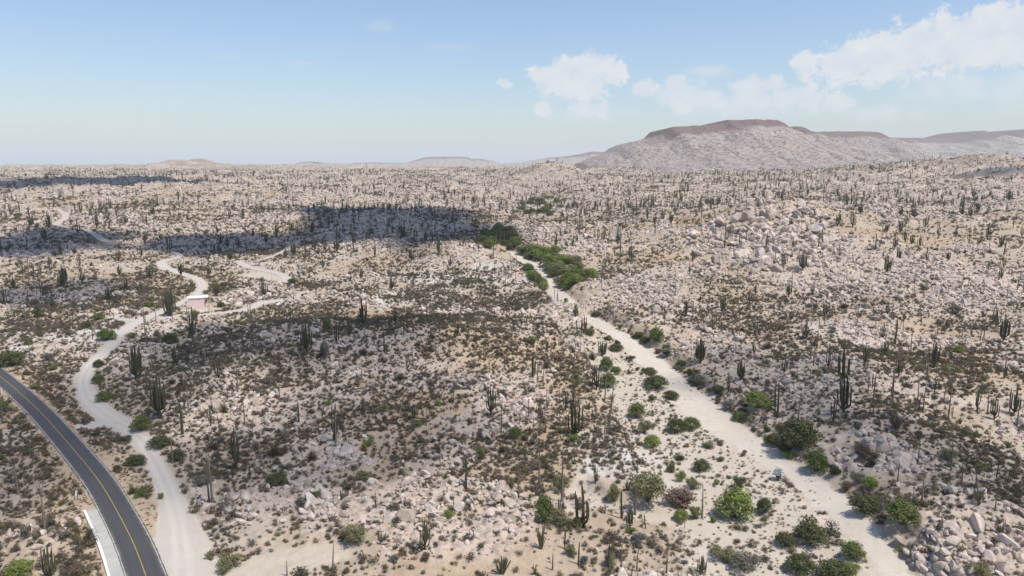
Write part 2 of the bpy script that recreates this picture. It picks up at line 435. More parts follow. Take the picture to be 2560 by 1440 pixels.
def geopos(nt):
    return N(nt, 'ShaderNodeNewGeometry').outputs['Position']

SAND_A, SAND_B = (0.515, 0.46, 0.385), (0.45, 0.395, 0.32)
def ground_build(nt, b, out):
    P = geopos(nt)
    n_big = noise(nt, P, 0.03, 4); n_mid = noise(nt, P, 0.35, 5, 0.65); n_fin = noise(nt, P, 2.3, 3, 0.7)
    soil = ramp(nt, n_big, [(0.3, (0.325, 0.25, 0.18)), (0.5, (0.375, 0.30, 0.222)), (0.68, (0.425, 0.365, 0.30))])
    soil = mixc(nt, math_(nt, 'MULTIPLY', attr(nt, 'tan'), 0.5), soil, (0.39, 0.27, 0.16))
    soil = mixc(nt, math_(nt, 'MULTIPLY', ramp(nt, n_mid, [(0.42, (0, 0, 0)), (0.62, (1, 1, 1))]), 0.45), soil, (0.25, 0.185, 0.13))
    soil = mixc(nt, math_(nt, 'MULTIPLY', attr(nt, 'white'), 0.85), soil, (0.55, 0.525, 0.49))
    soil = mixc(nt, math_(nt, 'MULTIPLY', ramp(nt, n_fin, [(0.50, (0, 0, 0)), (0.66, (1, 1, 1))]), 0.5), soil, (0.48, 0.41, 0.335))
    rk = mixc(nt, noise(nt, P, 0.22, 5, 0.6), (0.36, 0.285, 0.225), (0.52, 0.43, 0.355))
    rk = mixc(nt, math_(nt, 'MULTIPLY', ramp(nt, noise(nt, P, 0.9, 4, 0.7), [(0.5, (0, 0, 0)), (0.62, (1, 1, 1))]), 0.55), rk, (0.17, 0.135, 0.11))  # dark gaps between stones: crevice shade painted into the rock colour by noise
    rf = ramp(nt, math_(nt, 'ADD', attr(nt, 'rock'), math_(nt, 'MULTIPLY', math_(nt, 'SUBTRACT', n_mid, 0.5), 0.9)), [(0.25, (0, 0, 0)), (0.6, (1, 1, 1))])
    c = mixc(nt, rf, soil, rk)
    sd = mixc(nt, n_mid, SAND_A, SAND_B)
    c = mixc(nt, attr(nt, 'sand'), c, sd)
    # scrub too far off to tell apart
    sep = N(nt, 'ShaderNodeVectorMath', operation='LENGTH'); nt.links.new(P, sep.inputs[0])
    far = N(nt, 'ShaderNodeMapRange'); far.inputs[1].default_value = 500; far.inputs[2].default_value = 1500
    nt.links.new(sep.outputs['Value'], far.inputs[0])
    sp = ramp(nt, math_(nt, 'ADD', noise(nt, P, 0.16, 4, 0.7), math_(nt, 'MULTIPLY', math_(nt, 'SUBTRACT', noise(nt, P, 0.008, 3), 0.5), 0.55)), [(0.46, (0, 0, 0)), (0.56, (1, 1, 1))])
    c = mixc(nt, math_(nt, 'MULTIPLY', math_(nt, 'MULTIPLY', sp, far.outputs[0]), 0.6), c, (0.13, 0.11, 0.075))
    nt.links.new(c, b.inputs['Base Color'])
    bump(nt, b, math_(nt, 'ADD', n_fin, math_(nt, 'MULTIPLY', n_mid, 2.0)), 0.7, 0.18)
M_GROUND = mat('desert_soil', ground_build)
def sand_build(nt, b, out):
    P = geopos(nt)
    c = mixc(nt, noise(nt, P, 0.35, 5, 0.65), SAND_A, SAND_B)
    c = mixc(nt, math_(nt, 'MULTIPLY', ramp(nt, noise(nt, P, 0.09, 3, 0.6, 1.0), [(0.45, (0, 0, 0)), (0.7, (1, 1, 1))]), 0.5), c, (0.55, 0.505, 0.435))
    c = mixc(nt, math_(nt, 'MULTIPLY', ramp(nt, noise(nt, P, 0.16, 5, 0.65, 2.0), [(0.52, (0, 0, 0)), (0.64, (1, 1, 1))]), 0.4), c, (0.36, 0.31, 0.25))
    c = mixc(nt, math_(nt, 'MULTIPLY', ramp(nt, noise(nt, P, 1.9, 3, 0.7), [(0.6, (0, 0, 0)), (0.72, (1, 1, 1))]), 0.35), c, (0.27, 0.23, 0.19))
    nt.links.new(c, b.inputs['Base Color'])
    bump(nt, b, noise(nt, P, 1.3, 4, 0.7), 0.6, 0.15)
M_SAND = mat('wash_sand', sand_build)
def track_build(nt, b, out):
    P = geopos(nt)
    c = mixc(nt, noise(nt, P, 0.3, 5, 0.65), (0.46, 0.415, 0.36), (0.40, 0.35, 0.295))
    c = mixc(nt, math_(nt, 'MULTIPLY', attr(nt, 'rut'), 0.55), c, (0.52, 0.48, 0.425))
    c = mixc(nt, math_(nt, 'MULTIPLY', ramp(nt, noise(nt, P, 1.6, 3, 0.7), [(0.55, (0, 0, 0)), (0.7, (1, 1, 1))]), 0.3), c, (0.33, 0.27, 0.22))
    nt.links.new(c, b.inputs['Base Color'])
    bump(nt, b, noise(nt, P, 2.0, 4, 0.7), 0.5, 0.1)
M_TRACK = mat('dirt_track', track_build)
def asphalt_build(nt, b, out):
    P = geopos(nt)
    c = mixc(nt, noise(nt, P, 0.12, 4), (0.042, 0.042, 0.047), (0.072, 0.07, 0.071))
    c = mixc(nt, math_(nt, 'MULTIPLY', attr(nt, 'rut'), 0.4), c, (0.075, 0.072, 0.072))
    c = mixc(nt, math_(nt, 'MULTIPLY', noise(nt, P, 9.0, 2, 0.8), 0.35), c, (0.085, 0.083, 0.083))
    nt.links.new(c, b.inputs['Base Color'])
    sd = math_(nt, 'MULTIPLY', attr(nt, 'edge'), ramp(nt, noise(nt, P, 0.8, 5, 0.7), [(0.42, (0, 0, 0)), (0.62, (1, 1, 1))]))
    c = mixc(nt, math_(nt, 'MULTIPLY', sd, 0.8), c, (0.34, 0.28, 0.21))
    nt.links.new(c, b.inputs['Base Color'])
    b.inputs['Roughness'].default_value = 0.75
    bump(nt, b, noise(nt, P, 18, 2), 0.3, 0.02)
M_ASPH = mat('asphalt', asphalt_build)
def plain(name, ca, cb, scale, rough=0.85, bs=0.2):
    def bld(nt, b, out):
        P = geopos(nt)
        nt.links.new(mixc(nt, noise(nt, P, scale, 4, 0.65), ca, cb), b.inputs['Base Color'])
        b.inputs['Roughness'].default_value = rough
        if bs: bump(nt, b, noise(nt, P, scale * 4, 3), bs, 0.03)
    return mat(name, bld)
M_YEL = plain('yellow_road_paint', (0.48, 0.34, 0.06), (0.17, 0.135, 0.07), 1.1, 0.7, 0)
M_WHT = plain('white_road_paint', (0.60, 0.59, 0.56), (0.16, 0.155, 0.15), 1.0, 0.7, 0)
M_KERB = plain('white_kerb_paint', (0.80, 0.79, 0.77), (0.66, 0.65, 0.62), 1.2, 0.7, 0.1)
M_CONC = plain('pale_concrete', (0.46, 0.45, 0.41), (0.29, 0.275, 0.245), 0.45, 0.9, 0.2)
M_PINK = plain('pink_plaster', (0.70, 0.54, 0.50), (0.64, 0.51, 0.47), 0.8, 0.9, 0.1)
M_ROOF = plain('white_roof_slab', (0.82, 0.81, 0.79), (0.72, 0.71, 0.69), 0.6, 0.8, 0.1)
M_POST = plain('grey_post', (0.42, 0.36, 0.34), (0.34, 0.29, 0.27), 2.0, 0.8, 0)
M_DARK = plain('dark_opening', (0.02, 0.02, 0.02), (0.03, 0.03, 0.03), 2.0, 0.8, 0)
M_REFL = plain('red_reflector', (0.5, 0.03, 0.02), (0.4, 0.03, 0.02), 2.0, 0.4, 0)
M_GRAV = plain('white_gravel', (0.70, 0.68, 0.64), (0.52, 0.50, 0.47), 1.4, 0.95, 0.6)

def objcol(name, stops, rough=0.9, gscale=3.0, gamt=0.35, dark=0.5, trans=0.0, bumpd=0.05):
    """colour picked at random per object / instance, with grain"""
    def bld(nt, b, out):
        oi = N(nt, 'ShaderNodeObjectInfo')
        c = ramp(nt, oi.outputs['Random'], stops)
        tc = N(nt, 'ShaderNodeTexCoord').outputs['Object']
        g = noise(nt, tc, gscale, 4, 0.65)
        k = ramp(nt, g, [(0.35, (dark, dark, dark)), (0.65, (1.25, 1.25, 1.25))])
        c = mixc(nt, gamt * 2, c, k, 'MULTIPLY')
        nt.links.new(c, b.inputs['Base Color']); b.inputs['Roughness'].default_value = rough
        if bumpd: bump(nt, b, g, 0.6, bumpd)
        if trans:
            t = N(nt, 'ShaderNodeBsdfTranslucent'); nt.links.new(c, t.inputs[0])
            mx = N(nt, 'ShaderNodeMixShader'); mx.inputs[0].default_value = trans
            nt.links.new(b.outputs[0], mx.inputs[1]); nt.links.new(t.outputs[0], mx.inputs[2])
            nt.links.new(mx.outputs[0], out.inputs[0])
    return mat(name, bld)
M_ROCK = objcol('pink_granite', [(0.0, (0.365, 0.295, 0.243)), (0.35, (0.475, 0.39, 0.325)), (0.7, (0.555, 0.46, 0.388)), (1.0, (0.47, 0.415, 0.365))], 0.9, 1.6, 0.3, 0.5, 0, 0.12)
M_SHRUB = objcol('dry_shrub', [(0.0, (0.085, 0.07, 0.055)), (0.25, (0.13, 0.10, 0.075)), (0.45, (0.105, 0.10, 0.06)), (0.6, (0.15, 0.135, 0.115)), (0.75, (0.20, 0.15, 0.095)), (0.9, (0.14, 0.14, 0.07)), (1.0, (0.16, 0.095, 0.055))], 0.95, 5, 0.2, 0.6, 0.2, 0)
M_TUFT = objcol('grey_tuft', [(0.0, (0.24, 0.195, 0.15)), (0.5, (0.29, 0.24, 0.185)), (1.0, (0.21, 0.175, 0.15))], 0.95, 5, 0.2, 0.6, 0.2, 0)
M_CARD = objcol('cardon_skin', [(0.0, (0.060, 0.066, 0.036)), (0.5, (0.075, 0.08, 0.045)), (1.0, (0.085, 0.07, 0.045))], 0.7, 2.0, 0.25, 0.6, 0, 0.03)
M_CIRIO = objcol('cirio_bark', [(0.0, (0.16, 0.13, 0.10)), (1.0, (0.23, 0.195, 0.155))], 0.9, 3.0, 0.25, 0.6, 0, 0.03)
M_TWIG = objcol('cirio_twigs', [(0.0, (0.12, 0.10, 0.065)), (1.0, (0.16, 0.14, 0.09))], 0.95, 3.0, 0.2, 0.6, 0, 0)
M_PIPE = objcol('organ_pipe_skin', [(0.0, (0.12, 0.125, 0.07)), (1.0, (0.17, 0.155, 0.095))], 0.8, 2.0, 0.25, 0.6, 0, 0.03)
M_BARK = objcol('bush_bark', [(0.0, (0.10, 0.08, 0.06)), (1.0, (0.16, 0.13, 0.10))], 0.9, 3.0, 0.25, 0.6, 0, 0.03)
GREENS = {
    'bright': objcol('bright_leaves', [(0.0, (0.20, 0.26, 0.06)), (1.0, (0.25, 0.29, 0.085))], 0.8, 1.4, 0.3, 0.55, 0.3, 0),
    'green': objcol('green_leaves', [(0.0, (0.14, 0.18, 0.055)), (1.0, (0.175, 0.20, 0.07))], 0.8, 1.4, 0.3, 0.55, 0.3, 0),
    'dark': objcol('dark_leaves', [(0.0, (0.095, 0.11, 0.045)), (1.0, (0.12, 0.125, 0.055))], 0.8, 1.4, 0.3, 0.55, 0.25, 0),
    'olive': objcol('olive_leaves', [(0.0, (0.22, 0.215, 0.10)), (1.0, (0.25, 0.235, 0.125))], 0.85, 1.4, 0.3, 0.55, 0.3, 0),
    'grey': objcol('grey_leaves', [(0.0, (0.19, 0.18, 0.14)), (1.0, (0.21, 0.19, 0.155))], 0.9, 1.4, 0.3, 0.55, 0.2, 0),
    'blue': objcol('blue_leaves', [(0.0, (0.13, 0.155, 0.14)), (1.0, (0.16, 0.18, 0.16))], 0.85, 1.4, 0.3, 0.55, 0.2, 0),
    'brown': objcol('brown_leaves', [(0.0, (0.17, 0.115, 0.08)), (1.0, (0.19, 0.14, 0.105))], 0.95, 1.4, 0.3, 0.55, 0.2, 0),
}

# ------------------------------------------------------------------ mesh helpers
def new_mesh(name, V_, F_, smooth=False, mats=()):
    me = bpy.data.meshes.new(name)
    me.from_pydata([tuple(v) for v in V_], [], F_)
    for m in mats: me.materials.append(m)
    if smooth: me.polygons.foreach_set('use_smooth', np.ones(len(me.polygons), bool))
    me.update()
    return me
def grid_mesh(name, V_, nr, nc, mat_, attrs=None, smooth=True, wrap=False):
    """rows x columns of vertices as one sheet"""
    i = np.arange(nr - 1)[:, None]; j = np.arange(nc if wrap else nc - 1)[None, :]
    j2 = (j + 1) % nc
    q = np.stack([i * nc + j, i * nc + j2, (i + 1) * nc + j2, (i + 1) * nc + j], -1).reshape(-1, 4)
    me = bpy.data.meshes.new(name)
    me.vertices.add(len(V_)); me.vertices.foreach_set('co', np.asarray(V_, np.float32).ravel())
    nq = len(q)
    me.loops.add(nq * 4); me.loops.foreach_set('vertex_index', q.astype(np.int32).ravel())
    me.polygons.add(nq)
    me.polygons.foreach_set('loop_start', np.arange(0, nq * 4, 4, dtype=np.int32))
    try: me.polygons.foreach_set('loop_total', np.full(nq, 4, np.int32))
    except Exception: pass
    me.polygons.foreach_set('use_smooth', np.full(nq, smooth))
    me.materials.append(mat_)
    for k, a in (attrs or {}).items():
        at_ = me.attributes.new(k, 'FLOAT', 'POINT'); at_.data.foreach_set('value', np.asarray(a, np.float32).ravel())
    me.update(); me.validate()
    return me
def add(name, data, parent=None, loc=(0, 0, 0), kind=None, label=None, cat=None, group=None):
    o = bpy.data.objects.new(name, data); COL.objects.link(o)
    o.location = loc
    if parent is not None: o.parent = parent
    if kind: o['kind'] = kind
    if label: o['label'] = label
    if cat: o['category'] = cat
    if group: o['group'] = group
    return o

# ------------------------------------------------------------------ the ground
A_IN = math.radians(43)
TH = np.r_[np.linspace(-math.pi, -A_IN, 60)[:-1], np.linspace(-A_IN, A_IN, 720), np.linspace(A_IN, math.pi, 60)[1:]]
R0, R1, NR = 40.0, 26000.0, 1150
u_ = np.linspace(0, 1, NR)
LR = np.interp(u_, [0, 0.045, 0.86, 0.95, 1.0], np.log([R0, 92.0, 3600.0, 7500.0, R1]))
RR = np.exp(LR)
GX = RR[:, None] * np.sin(TH)[None, :]; GY = RR[:, None] * np.cos(TH)[None, :]
shp = GX.shape
zz, rock_, sand_, tan_, bare_ = Hfull(GX.ravel(), GY.ravel())
white_ = np.zeros(len(zz))
_wp = np.array([(1530, 1130, 130, 80), (1640, 1190, 70, 40), (1800, 1350, 50, 60), (1760, 1400, 50, 40), (1150, 700, 220, 40), (1240, 690, 110, 45), (480, 800, 130, 16), (150, 850, 200, 50), (1480, 1180, 60, 60), (980, 745, 160, 25), (20, 1110, 50, 60), (560, 830, 90, 22), (1660, 790, 60, 30), (2150, 830, 50, 25)], float)
_wc = poly_at(_wp[:, :2]); _wx = poly_at(_wp[:, :2] + np.c_[_wp[:, 2], 0 * _wp[:, 2]]); _wy = poly_at(_wp[:, :2] - np.c_[0 * _wp[:, 3], _wp[:, 3] * 0.7])
_wn = (fbm(GX.ravel() / 9, GY.ravel() / 9, 171, 5) - 0.5) * 2.6
for i in range(len(_wp)):
    ax_ = np.linalg.norm(_wx[i] - _wc[i]); ay_ = np.linalg.norm(_wy[i] - _wc[i])
    white_ = np.maximum(white_, sstep(1.35, 0.1, np.sqrt(((GX.ravel() - _wc[i, 0]) / ax_) ** 2 + ((GY.ravel() - _wc[i, 1]) / ay_) ** 2) + _wn))
GZ = zz.reshape(shp)
GZ[:, -1] = GZ[:, 0]
Vg = np.stack([GX.ravel(), GY.ravel(), GZ.ravel()], -1)
white_ = white_ * (0.25 + 0.75 * sstep(0.35, 0.62, fbm(GX.ravel() / 4.5, GY.ravel() / 4.5, 177, 4))) * 0.85
# inner disc under the camera closes the sheet
gme = grid_mesh('ground', Vg, shp[0], shp[1], M_GROUND, {'rock': rock_, 'sand': sand_, 'tan': tan_, 'white': white_})
add('ground', gme, kind='structure', label='bleached desert soil strewn with stones')
inner = np.concatenate([[(0, 0, float(GZ[0].mean()))], np.stack([GX[0], GY[0], GZ[0]], -1)])
add('ground', new_mesh('ground_inner', inner, [(0, k + 2, k + 1) for k in range(shp[1] - 1)], True, [M_GROUND]), kind='structure', label='desert soil below the viewpoint')
ITH = np.arange(len(TH)); IR = np.arange(NR)
def gl(field):
    f2 = field.reshape(shp)
    def look(x, y):
        r = np.hypot(x, y); th = np.arctan2(x, y)
        a = np.interp(th, TH, ITH); b = np.interp(np.log(np.maximum(r, R0)), LR, IR)
        i = np.clip(b.astype(int), 0, NR - 2); j = np.clip(a.astype(int), 0, len(TH) - 2)
        fb = b - i; fa = a - j
        return (f2[i, j] * (1 - fa) + f2[i, j + 1] * fa) * (1 - fb) + (f2[i + 1, j] * (1 - fa) + f2[i + 1, j + 1] * fa) * fb
    return look
Hg = gl(GZ.ravel()); G_rock = gl(rock_); G_sand = gl(sand_); G_bare = gl(bare_); G_tan = gl(tan_)
def at(px, py):
    p = at_fn(Hg, px, py)
    return np.column_stack([p, Hg(p[:, 0], p[:, 1])])
def project(x, y, z):
    d = y * CP - (z - CAM_H) * SP
    up = y * SP + (z - CAM_H) * CP
    return 1280 + F * x / d, 720 - F * up / d, d

# ------------------------------------------------------------------ ribbons: tracks, wash, road
def ribbon(name, L, mat_, step, nx, lift, label, ragged=0.14, seed=1, ruts=None, hscale=1.0):
    P = smooth_line(L, step)
    T = np.gradient(P[:, :2], axis=0); T /= np.linalg.norm(T, axis=1, keepdims=True) + 1e-9
    Nn = np.stack([T[:, 1], -T[:, 0]], -1)
    s = np.r_[0, np.cumsum(np.linalg.norm(np.diff(P[:, :2], axis=0), axis=1))]
    hw = np.maximum(P[:, 2], 0.3) * hscale
    taper = np.clip(np.minimum(s, s[-1] - s) / 4.0, 0.15, 1)
    wl_ = hw * (1 + ragged * 2 * (fbm(s / 1.6, s * 0 + 3, seed, 3) - 0.5) * 2) * taper
    wr_ = hw * (1 + ragged * 2 * (fbm(s / 1.6, s * 0 + 9, seed + 3, 3) - 0.5) * 2) * taper
    c = np.linspace(-1, 1, nx)
    off = np.where(c[None, :] < 0, c[None, :] * wl_[:, None], c[None, :] * wr_[:, None])
    X = P[:, 0:1] + Nn[:, 0:1] * off; Y = P[:, 1:2] + Nn[:, 1:2] * off
    r = np.hypot(X, Y)
    Z = Hg(X, Y) + lift + 0.0006 * np.maximum(r - 150, 0)
    Z[:, 0] -= lift * 1.2; Z[:, -1] -= lift * 1.2
    rut = np.zeros_like(X)
    if ruts:
        for q in (-ruts, ruts): rut = np.maximum(rut, np.exp(-((off - q) / 0.42) ** 2))
    me = grid_mesh(name, np.stack([X, Y, Z], -1).reshape(-1, 3), X.shape[0], nx, mat_, {'rut': rut})
    return add(name, me, kind='structure', label=label)
ribbon('dry_wash', wash_low, M_SAND, 0.8, 17, 0.05, 'pale sandy wash bed winding down between the boulder slopes', 0.3, 5)
ribbon('dry_wash', wash_up, M_SAND, 0.9, 9, 0.06, 'narrow upper arm of the sandy wash among green thickets', 0.2, 9)
for nm, L, lb, ru in (('dirt_track', main_track, 'main dirt track curving from the highway pullout past the pink house', 0.85),
                  ('dirt_track', junction, 'short dirt link between the track and the highway verge', None),
                  ('dirt_track', far_track, 'distant zigzag of dirt track on the plain', None),
                  ('dirt_track', branch_track, 'dirt branch running from the fork to the white gravel heap', 0.8),
                  ('dirt_track', loop_track, 'dirt track looping round the bare sandy clearing', None),
                  ('footpath', spur_track, 'short footpath stub beyond the white gravel heap', None),
                  ('footpath', side_track, 'faint sandy side path joining the track fork', None)):
    ribbon(nm, L, M_TRACK, 0.7, 11, 0.05, lb, 0.12, 11 + len(lb), ru)

def road_strip(name, off0, off1, dz, mat_, nx=2, parent=None, s0=0.0, s1=None, height=None, label=None, kind=None, cat=None, ruts=False, edge=0.0):
    T = np.gradient(road, axis=0); T /= np.linalg.norm(T, axis=1, keepdims=True)
    Nn = np.stack([T[:, 1], -T[:, 0]], -1)
    s = np.r_[0, np.cumsum(np.linalg.norm(np.diff(road, axis=0), axis=1))]
    k = np.ones(len(s), bool) if s1 is None else (s >= s0) & (s <= s1)
    P, n2, zc = road[k], Nn[k], road_z[k]
    c = np.linspace(off0, off1, nx)
    off = np.repeat(c[None, :], len(P), 0)
    if edge:
        off[:, 0] += (fbm(s[k] / 1.5, s[k] * 0, 88, 3) - 0.5) * edge; off[:, -1] += (fbm(s[k] / 1.5, s[k] * 0 + 5, 89, 3) - 0.5) * edge
    X = P[:, 0:1] + n2[:, 0:1] * off; Y = P[:, 1:2] + n2[:, 1:2] * off
    Z = np.repeat(zc[:, None] + dz, nx, 1)
    rut = np.zeros_like(X)
    if ruts:
        for q in (-2.5, -0.9, 0.9, 2.5): rut = np.maximum(rut, np.exp(-((off - q) / 0.4) ** 2))
    if height is None:
        me = grid_mesh(name, np.stack([X, Y, Z], -1).reshape(-1, 3), len(P), nx, mat_, {'rut': rut, 'edge': sstep(RHW - 0.75, RHW - 0.05, np.abs(off))})
    else:                                    # a solid bar with the given height
        V_ = np.stack([np.stack([X[:, 0], Y[:, 0], Z[:, 0] - 0.5], -1), np.stack([X[:, 0], Y[:, 0], Z[:, 0] + height], -1),
                       np.stack([X[:, -1], Y[:, -1], Z[:, 0] + height], -1), np.stack([X[:, -1], Y[:, -1], Z[:, 0] - 0.5], -1)], 1)
        V2 = V_.reshape(-1, 3); n = len(P); Fc = []
        for i in range(n - 1):
            for j in range(3): a = i * 4 + j; Fc.append((a, a + 1, a + 5, a + 4))
        Fc += [(0, 3, 2, 1), ((n - 1) * 4, (n - 1) * 4 + 1, (n - 1) * 4 + 2, (n - 1) * 4 + 3)]
        me = new_mesh(name, V2, Fc, False, [mat_])
    return add(name, me, parent, kind=kind, label=label, cat=cat)
road_o = road_strip('road', -RHW, RHW, 0.0, M_ASPH, 15, kind='structure', label='dark asphalt highway curving through the lower corner', ruts=True, edge=0.25)
road_strip('centre_line', -0.07, 0.07, 0.006, M_YEL, 2, road_o)
road_strip('edge_line', -2.72, -2.60, 0.006, M_WHT, 2, road_o)
road_strip('edge_line', 2.60, 2.72, 0.006, M_WHT, 2, road_o)
def road_s_at(px, py):
    p = at([px], [py])[0, :2]
    i = np.argmin(np.hypot(*(road - p).T))
    return float(np.r_[0, np.cumsum(np.linalg.norm(np.diff(road, axis=0), axis=1))][i])
S_AP = road_s_at(242, 1272); S_END = road_s_at(330, 1440) + 60
# the road runs from the far left towards the viewer: its left verge in the photo is the +normal or -normal side
_T = road[-40] - road[-60]; SIDE = 1.0 if np.cross(np.append(_T, 0), np.array([-1.0, -0.4, 0]))[2] < 0 else -1.0
road_strip('concrete_shoulder', SIDE * (RHW - 0.05), SIDE * (RHW + 1.75), 0.015, M_CONC, 3, s0=S_AP, s1=S_END, kind='structure', label='pale concrete drain apron along the highway edge', height=None)
kerb_o = road_strip('kerb', SIDE * (RHW + 1.75), SIDE * (RHW + 2.15), 0.0, M_KERB, 2, s0=S_AP - 0.5, s1=S_END, height=0.28, label='low white painted kerb beside the concrete drain apron', cat='kerb')


# ------------------------------------------------------------------ far mesas and hills
def far_build(cap):
    def bld(nt, b, out):
        P = geopos(nt)
        c = mixc(nt, noise(nt, P, 0.006, 6, 0.65), (0.36, 0.285, 0.245), (0.50, 0.42, 0.365))
        sp = ramp(nt, noise(nt, P, 0.085, 5, 0.75), [(0.46, (0, 0, 0)), (0.6, (1, 1, 1))])
        c = mixc(nt, math_(nt, 'MULTIPLY', sp, 0.85), c, (0.11, 0.09, 0.075))
        c = mixc(nt, math_(nt, 'MULTIPLY', attr(nt, 'cap'), cap), c, (0.17, 0.105, 0.09))
        nt.links.new(c, b.inputs['Base Color'])
        bump(nt, b, noise(nt, P, 0.05, 6, 0.7), 1.0, 14.0)
    return bld
M_FAR = mat('mesa_rock', far_build(0.85))
def ridge(name, D, sil, front, back, label, flat=0.12, rough=1.0, seed=5, nx=260, ny=90, capz=0.8, cliff=0.10):
    a = np.array(sil, float)
    d = px_dir(a[:, 0], a[:, 1])
    X = d[:, 0] / d[:, 1] * D; Zt = CAM_H + d[:, 2] / d[:, 1] * D
    xs = np.linspace(X[0], X[-1], nx); zt = np.interp(xs, X, Zt)
    zt = zt + (fbm(xs / (D * 0.004), xs * 0, seed, 4) - 0.5) * D * 0.0016 * rough
    v = np.linspace(-1, 1, ny)
    Y = np.where(v < 0, D + v * front, D + v * back)
    XX, VV = np.meshgrid(xs, v); YY = np.repeat(Y[:, None], nx, 1)
    g = (fbm(XX / (front * 0.22), YY / (front * 0.5), seed + 3, 5) - 0.5) * 0.55 * rough
    vv = VV + g * np.clip(1 - np.abs(VV), 0, 1) * np.where(VV < 0, sstep(-0.05, -0.4, VV), 0.0)
    q_ = np.clip((-vv - flat) / (1 - flat), 0, 1)
    fr = np.where(q_ < 0.035, 1 - q_ / 0.035 * cliff, (1 - cliff) * (1 - (q_ - 0.035) / 0.965))
    sh = np.where(vv < -flat, fr, np.where(vv > 0.35, 1 - np.clip((vv - 0.35) / 0.65, 0, 1), 1.0))
    sh = np.where(sh < 0.75, sh ** 1.15, sh)
    base = 32.0 if D < 5000 else 20.0
    ZZ = base + (zt[None, :] - base) * sh
    ends = np.clip(np.minimum(XX - xs[0], xs[-1] - XX) / (0.04 * (xs[-1] - xs[0])), 0, 1)
    ZZ = base - 30 + (ZZ - base + 30) * ends
    gul = np.abs(fbm(XX / (front * 0.10), YY / (front * 0.28), seed + 7, 4) - 0.5) * 2
    ZZ = ZZ + (gul - 0.35) * D * 0.013 * rough * np.clip(sh * (0.92 - sh) * 4, 0, 1)
    cp = sstep(capz, capz + 0.06, sh + (fbm(XX / 90, YY / 90, seed + 11, 3) - 0.5) * 0.12) * sstep(0.55, 0.8, (zt[None, :] - base) / (zt.max() - base))
    me = grid_mesh(name, np.stack([XX, YY, ZZ], -1).reshape(-1, 3), ny, nx, M_FAR, {'cap': cp})
    return add(name, me, kind='structure', label=label)
ridge('mesa', 2950, [(1420, 418), (1470, 402), (1500, 390), (1530, 380), (1543, 369), (1562, 359), (1600, 352), (1638, 342), (1650, 330), (1658, 322), (1700, 319), (1740, 317), (1783, 313), (1794, 305), (1850, 304), (1912, 304), (1932, 315), (1945, 323), (1958, 320), (1970, 320), (1985, 327), (2010, 341), (2050, 362), (2090, 378), (2150, 395), (2210, 406), (2270, 418)],
      1080, 800, 'broad flat topped mesa with dark red cap rock', seed=5, nx=420, ny=150)
ridge('mesa', 4300, [(1900, 400), (1950, 350), (1975, 333), (2060, 331), (2120, 331), (2168, 333), (2182, 341), (2205, 352), (2250, 375), (2290, 390), (2360, 408)],
      1150, 800, 'paler second mesa behind the broad one', seed=15, nx=240)
ridge('hills', 5900, [(2120, 398), (2200, 347), (2230, 345), (2290, 346), (2340, 348), (2370, 342), (2390, 338), (2420, 331), (2440, 328), (2470, 332), (2495, 338), (2515, 331), (2540, 326), (2580, 322), (2640, 330), (2720, 326), (2800, 345), (2950, 400)],
      1500, 1200, 'hazy blue grey mountain range beyond the mesas', seed=25, flat=0.02, nx=300, cliff=0.0)
ridge('mesa', 9000, [(1000, 412), (1045, 399), (1062, 394), (1080, 392), (1165, 392), (1178, 398), (1200, 397), (1225, 401), (1260, 409)], 700, 600, 'tiny flat mesa on the horizon', seed=35, rough=0.3, nx=120, ny=40)
ridge('hills', 9000, [(700, 415), (740, 409), (765, 404), (785, 404), (810, 409), (870, 409), (930, 406), (1000, 408), (1060, 413)], 600, 600, 'low rounded hill on the far horizon', seed=45, rough=0.3, nx=120, ny=40)
ridge('hills', 8200, [(1240, 412), (1310, 404), (1370, 394), (1420, 390), (1450, 385), (1480, 379), (1510, 380), (1560, 392), (1620, 410)], 700, 600, 'low hazy hills at the foot of the mesa', seed=55, rough=0.4, nx=120, ny=40)

# ------------------------------------------------------------------ clouds overhead that shade the plain
def cloud_mat(name, amax):
    def bld(nt, b, out):
        b.inputs['Base Color'].default_value = (0.85, 0.85, 0.86, 1)
        P = geopos(nt)
        n = noise(nt, P, 0.012, 5, 0.6)
        a = math_(nt, 'MULTIPLY', math_(nt, 'ADD', attr(nt, 'dens'), math_(nt, 'MULTIPLY', math_(nt, 'SUBTRACT', n, 0.5), 2.0)), amax, True)
        tr = N(nt, 'ShaderNodeBsdfTransparent'); mx = N(nt, 'ShaderNodeMixShader')
        tl = N(nt, 'ShaderNodeBsdfTranslucent'); tl.inputs[0].default_value = (0.85, 0.85, 0.86, 1)
        m2 = N(nt, 'ShaderNodeMixShader'); m2.inputs[0].default_value = 0.2
        nt.links.new(b.outputs[0], m2.inputs[1]); nt.links.new(tl.outputs[0], m2.inputs[2])
        nt.links.new(a, mx.inputs[0]); nt.links.new(tr.outputs[0], mx.inputs[1]); nt.links.new(m2.outputs[0], mx.inputs[2])
        nt.links.new(mx.outputs[0], out.inputs[0])
    return mat(name, bld)
M_CLOUD = cloud_mat('thick_cloud', 0.85)
M_THIN = cloud_mat('thin_cloud', 0.42)
M_VEIL = cloud_mat('cloud_veil', 0.26)
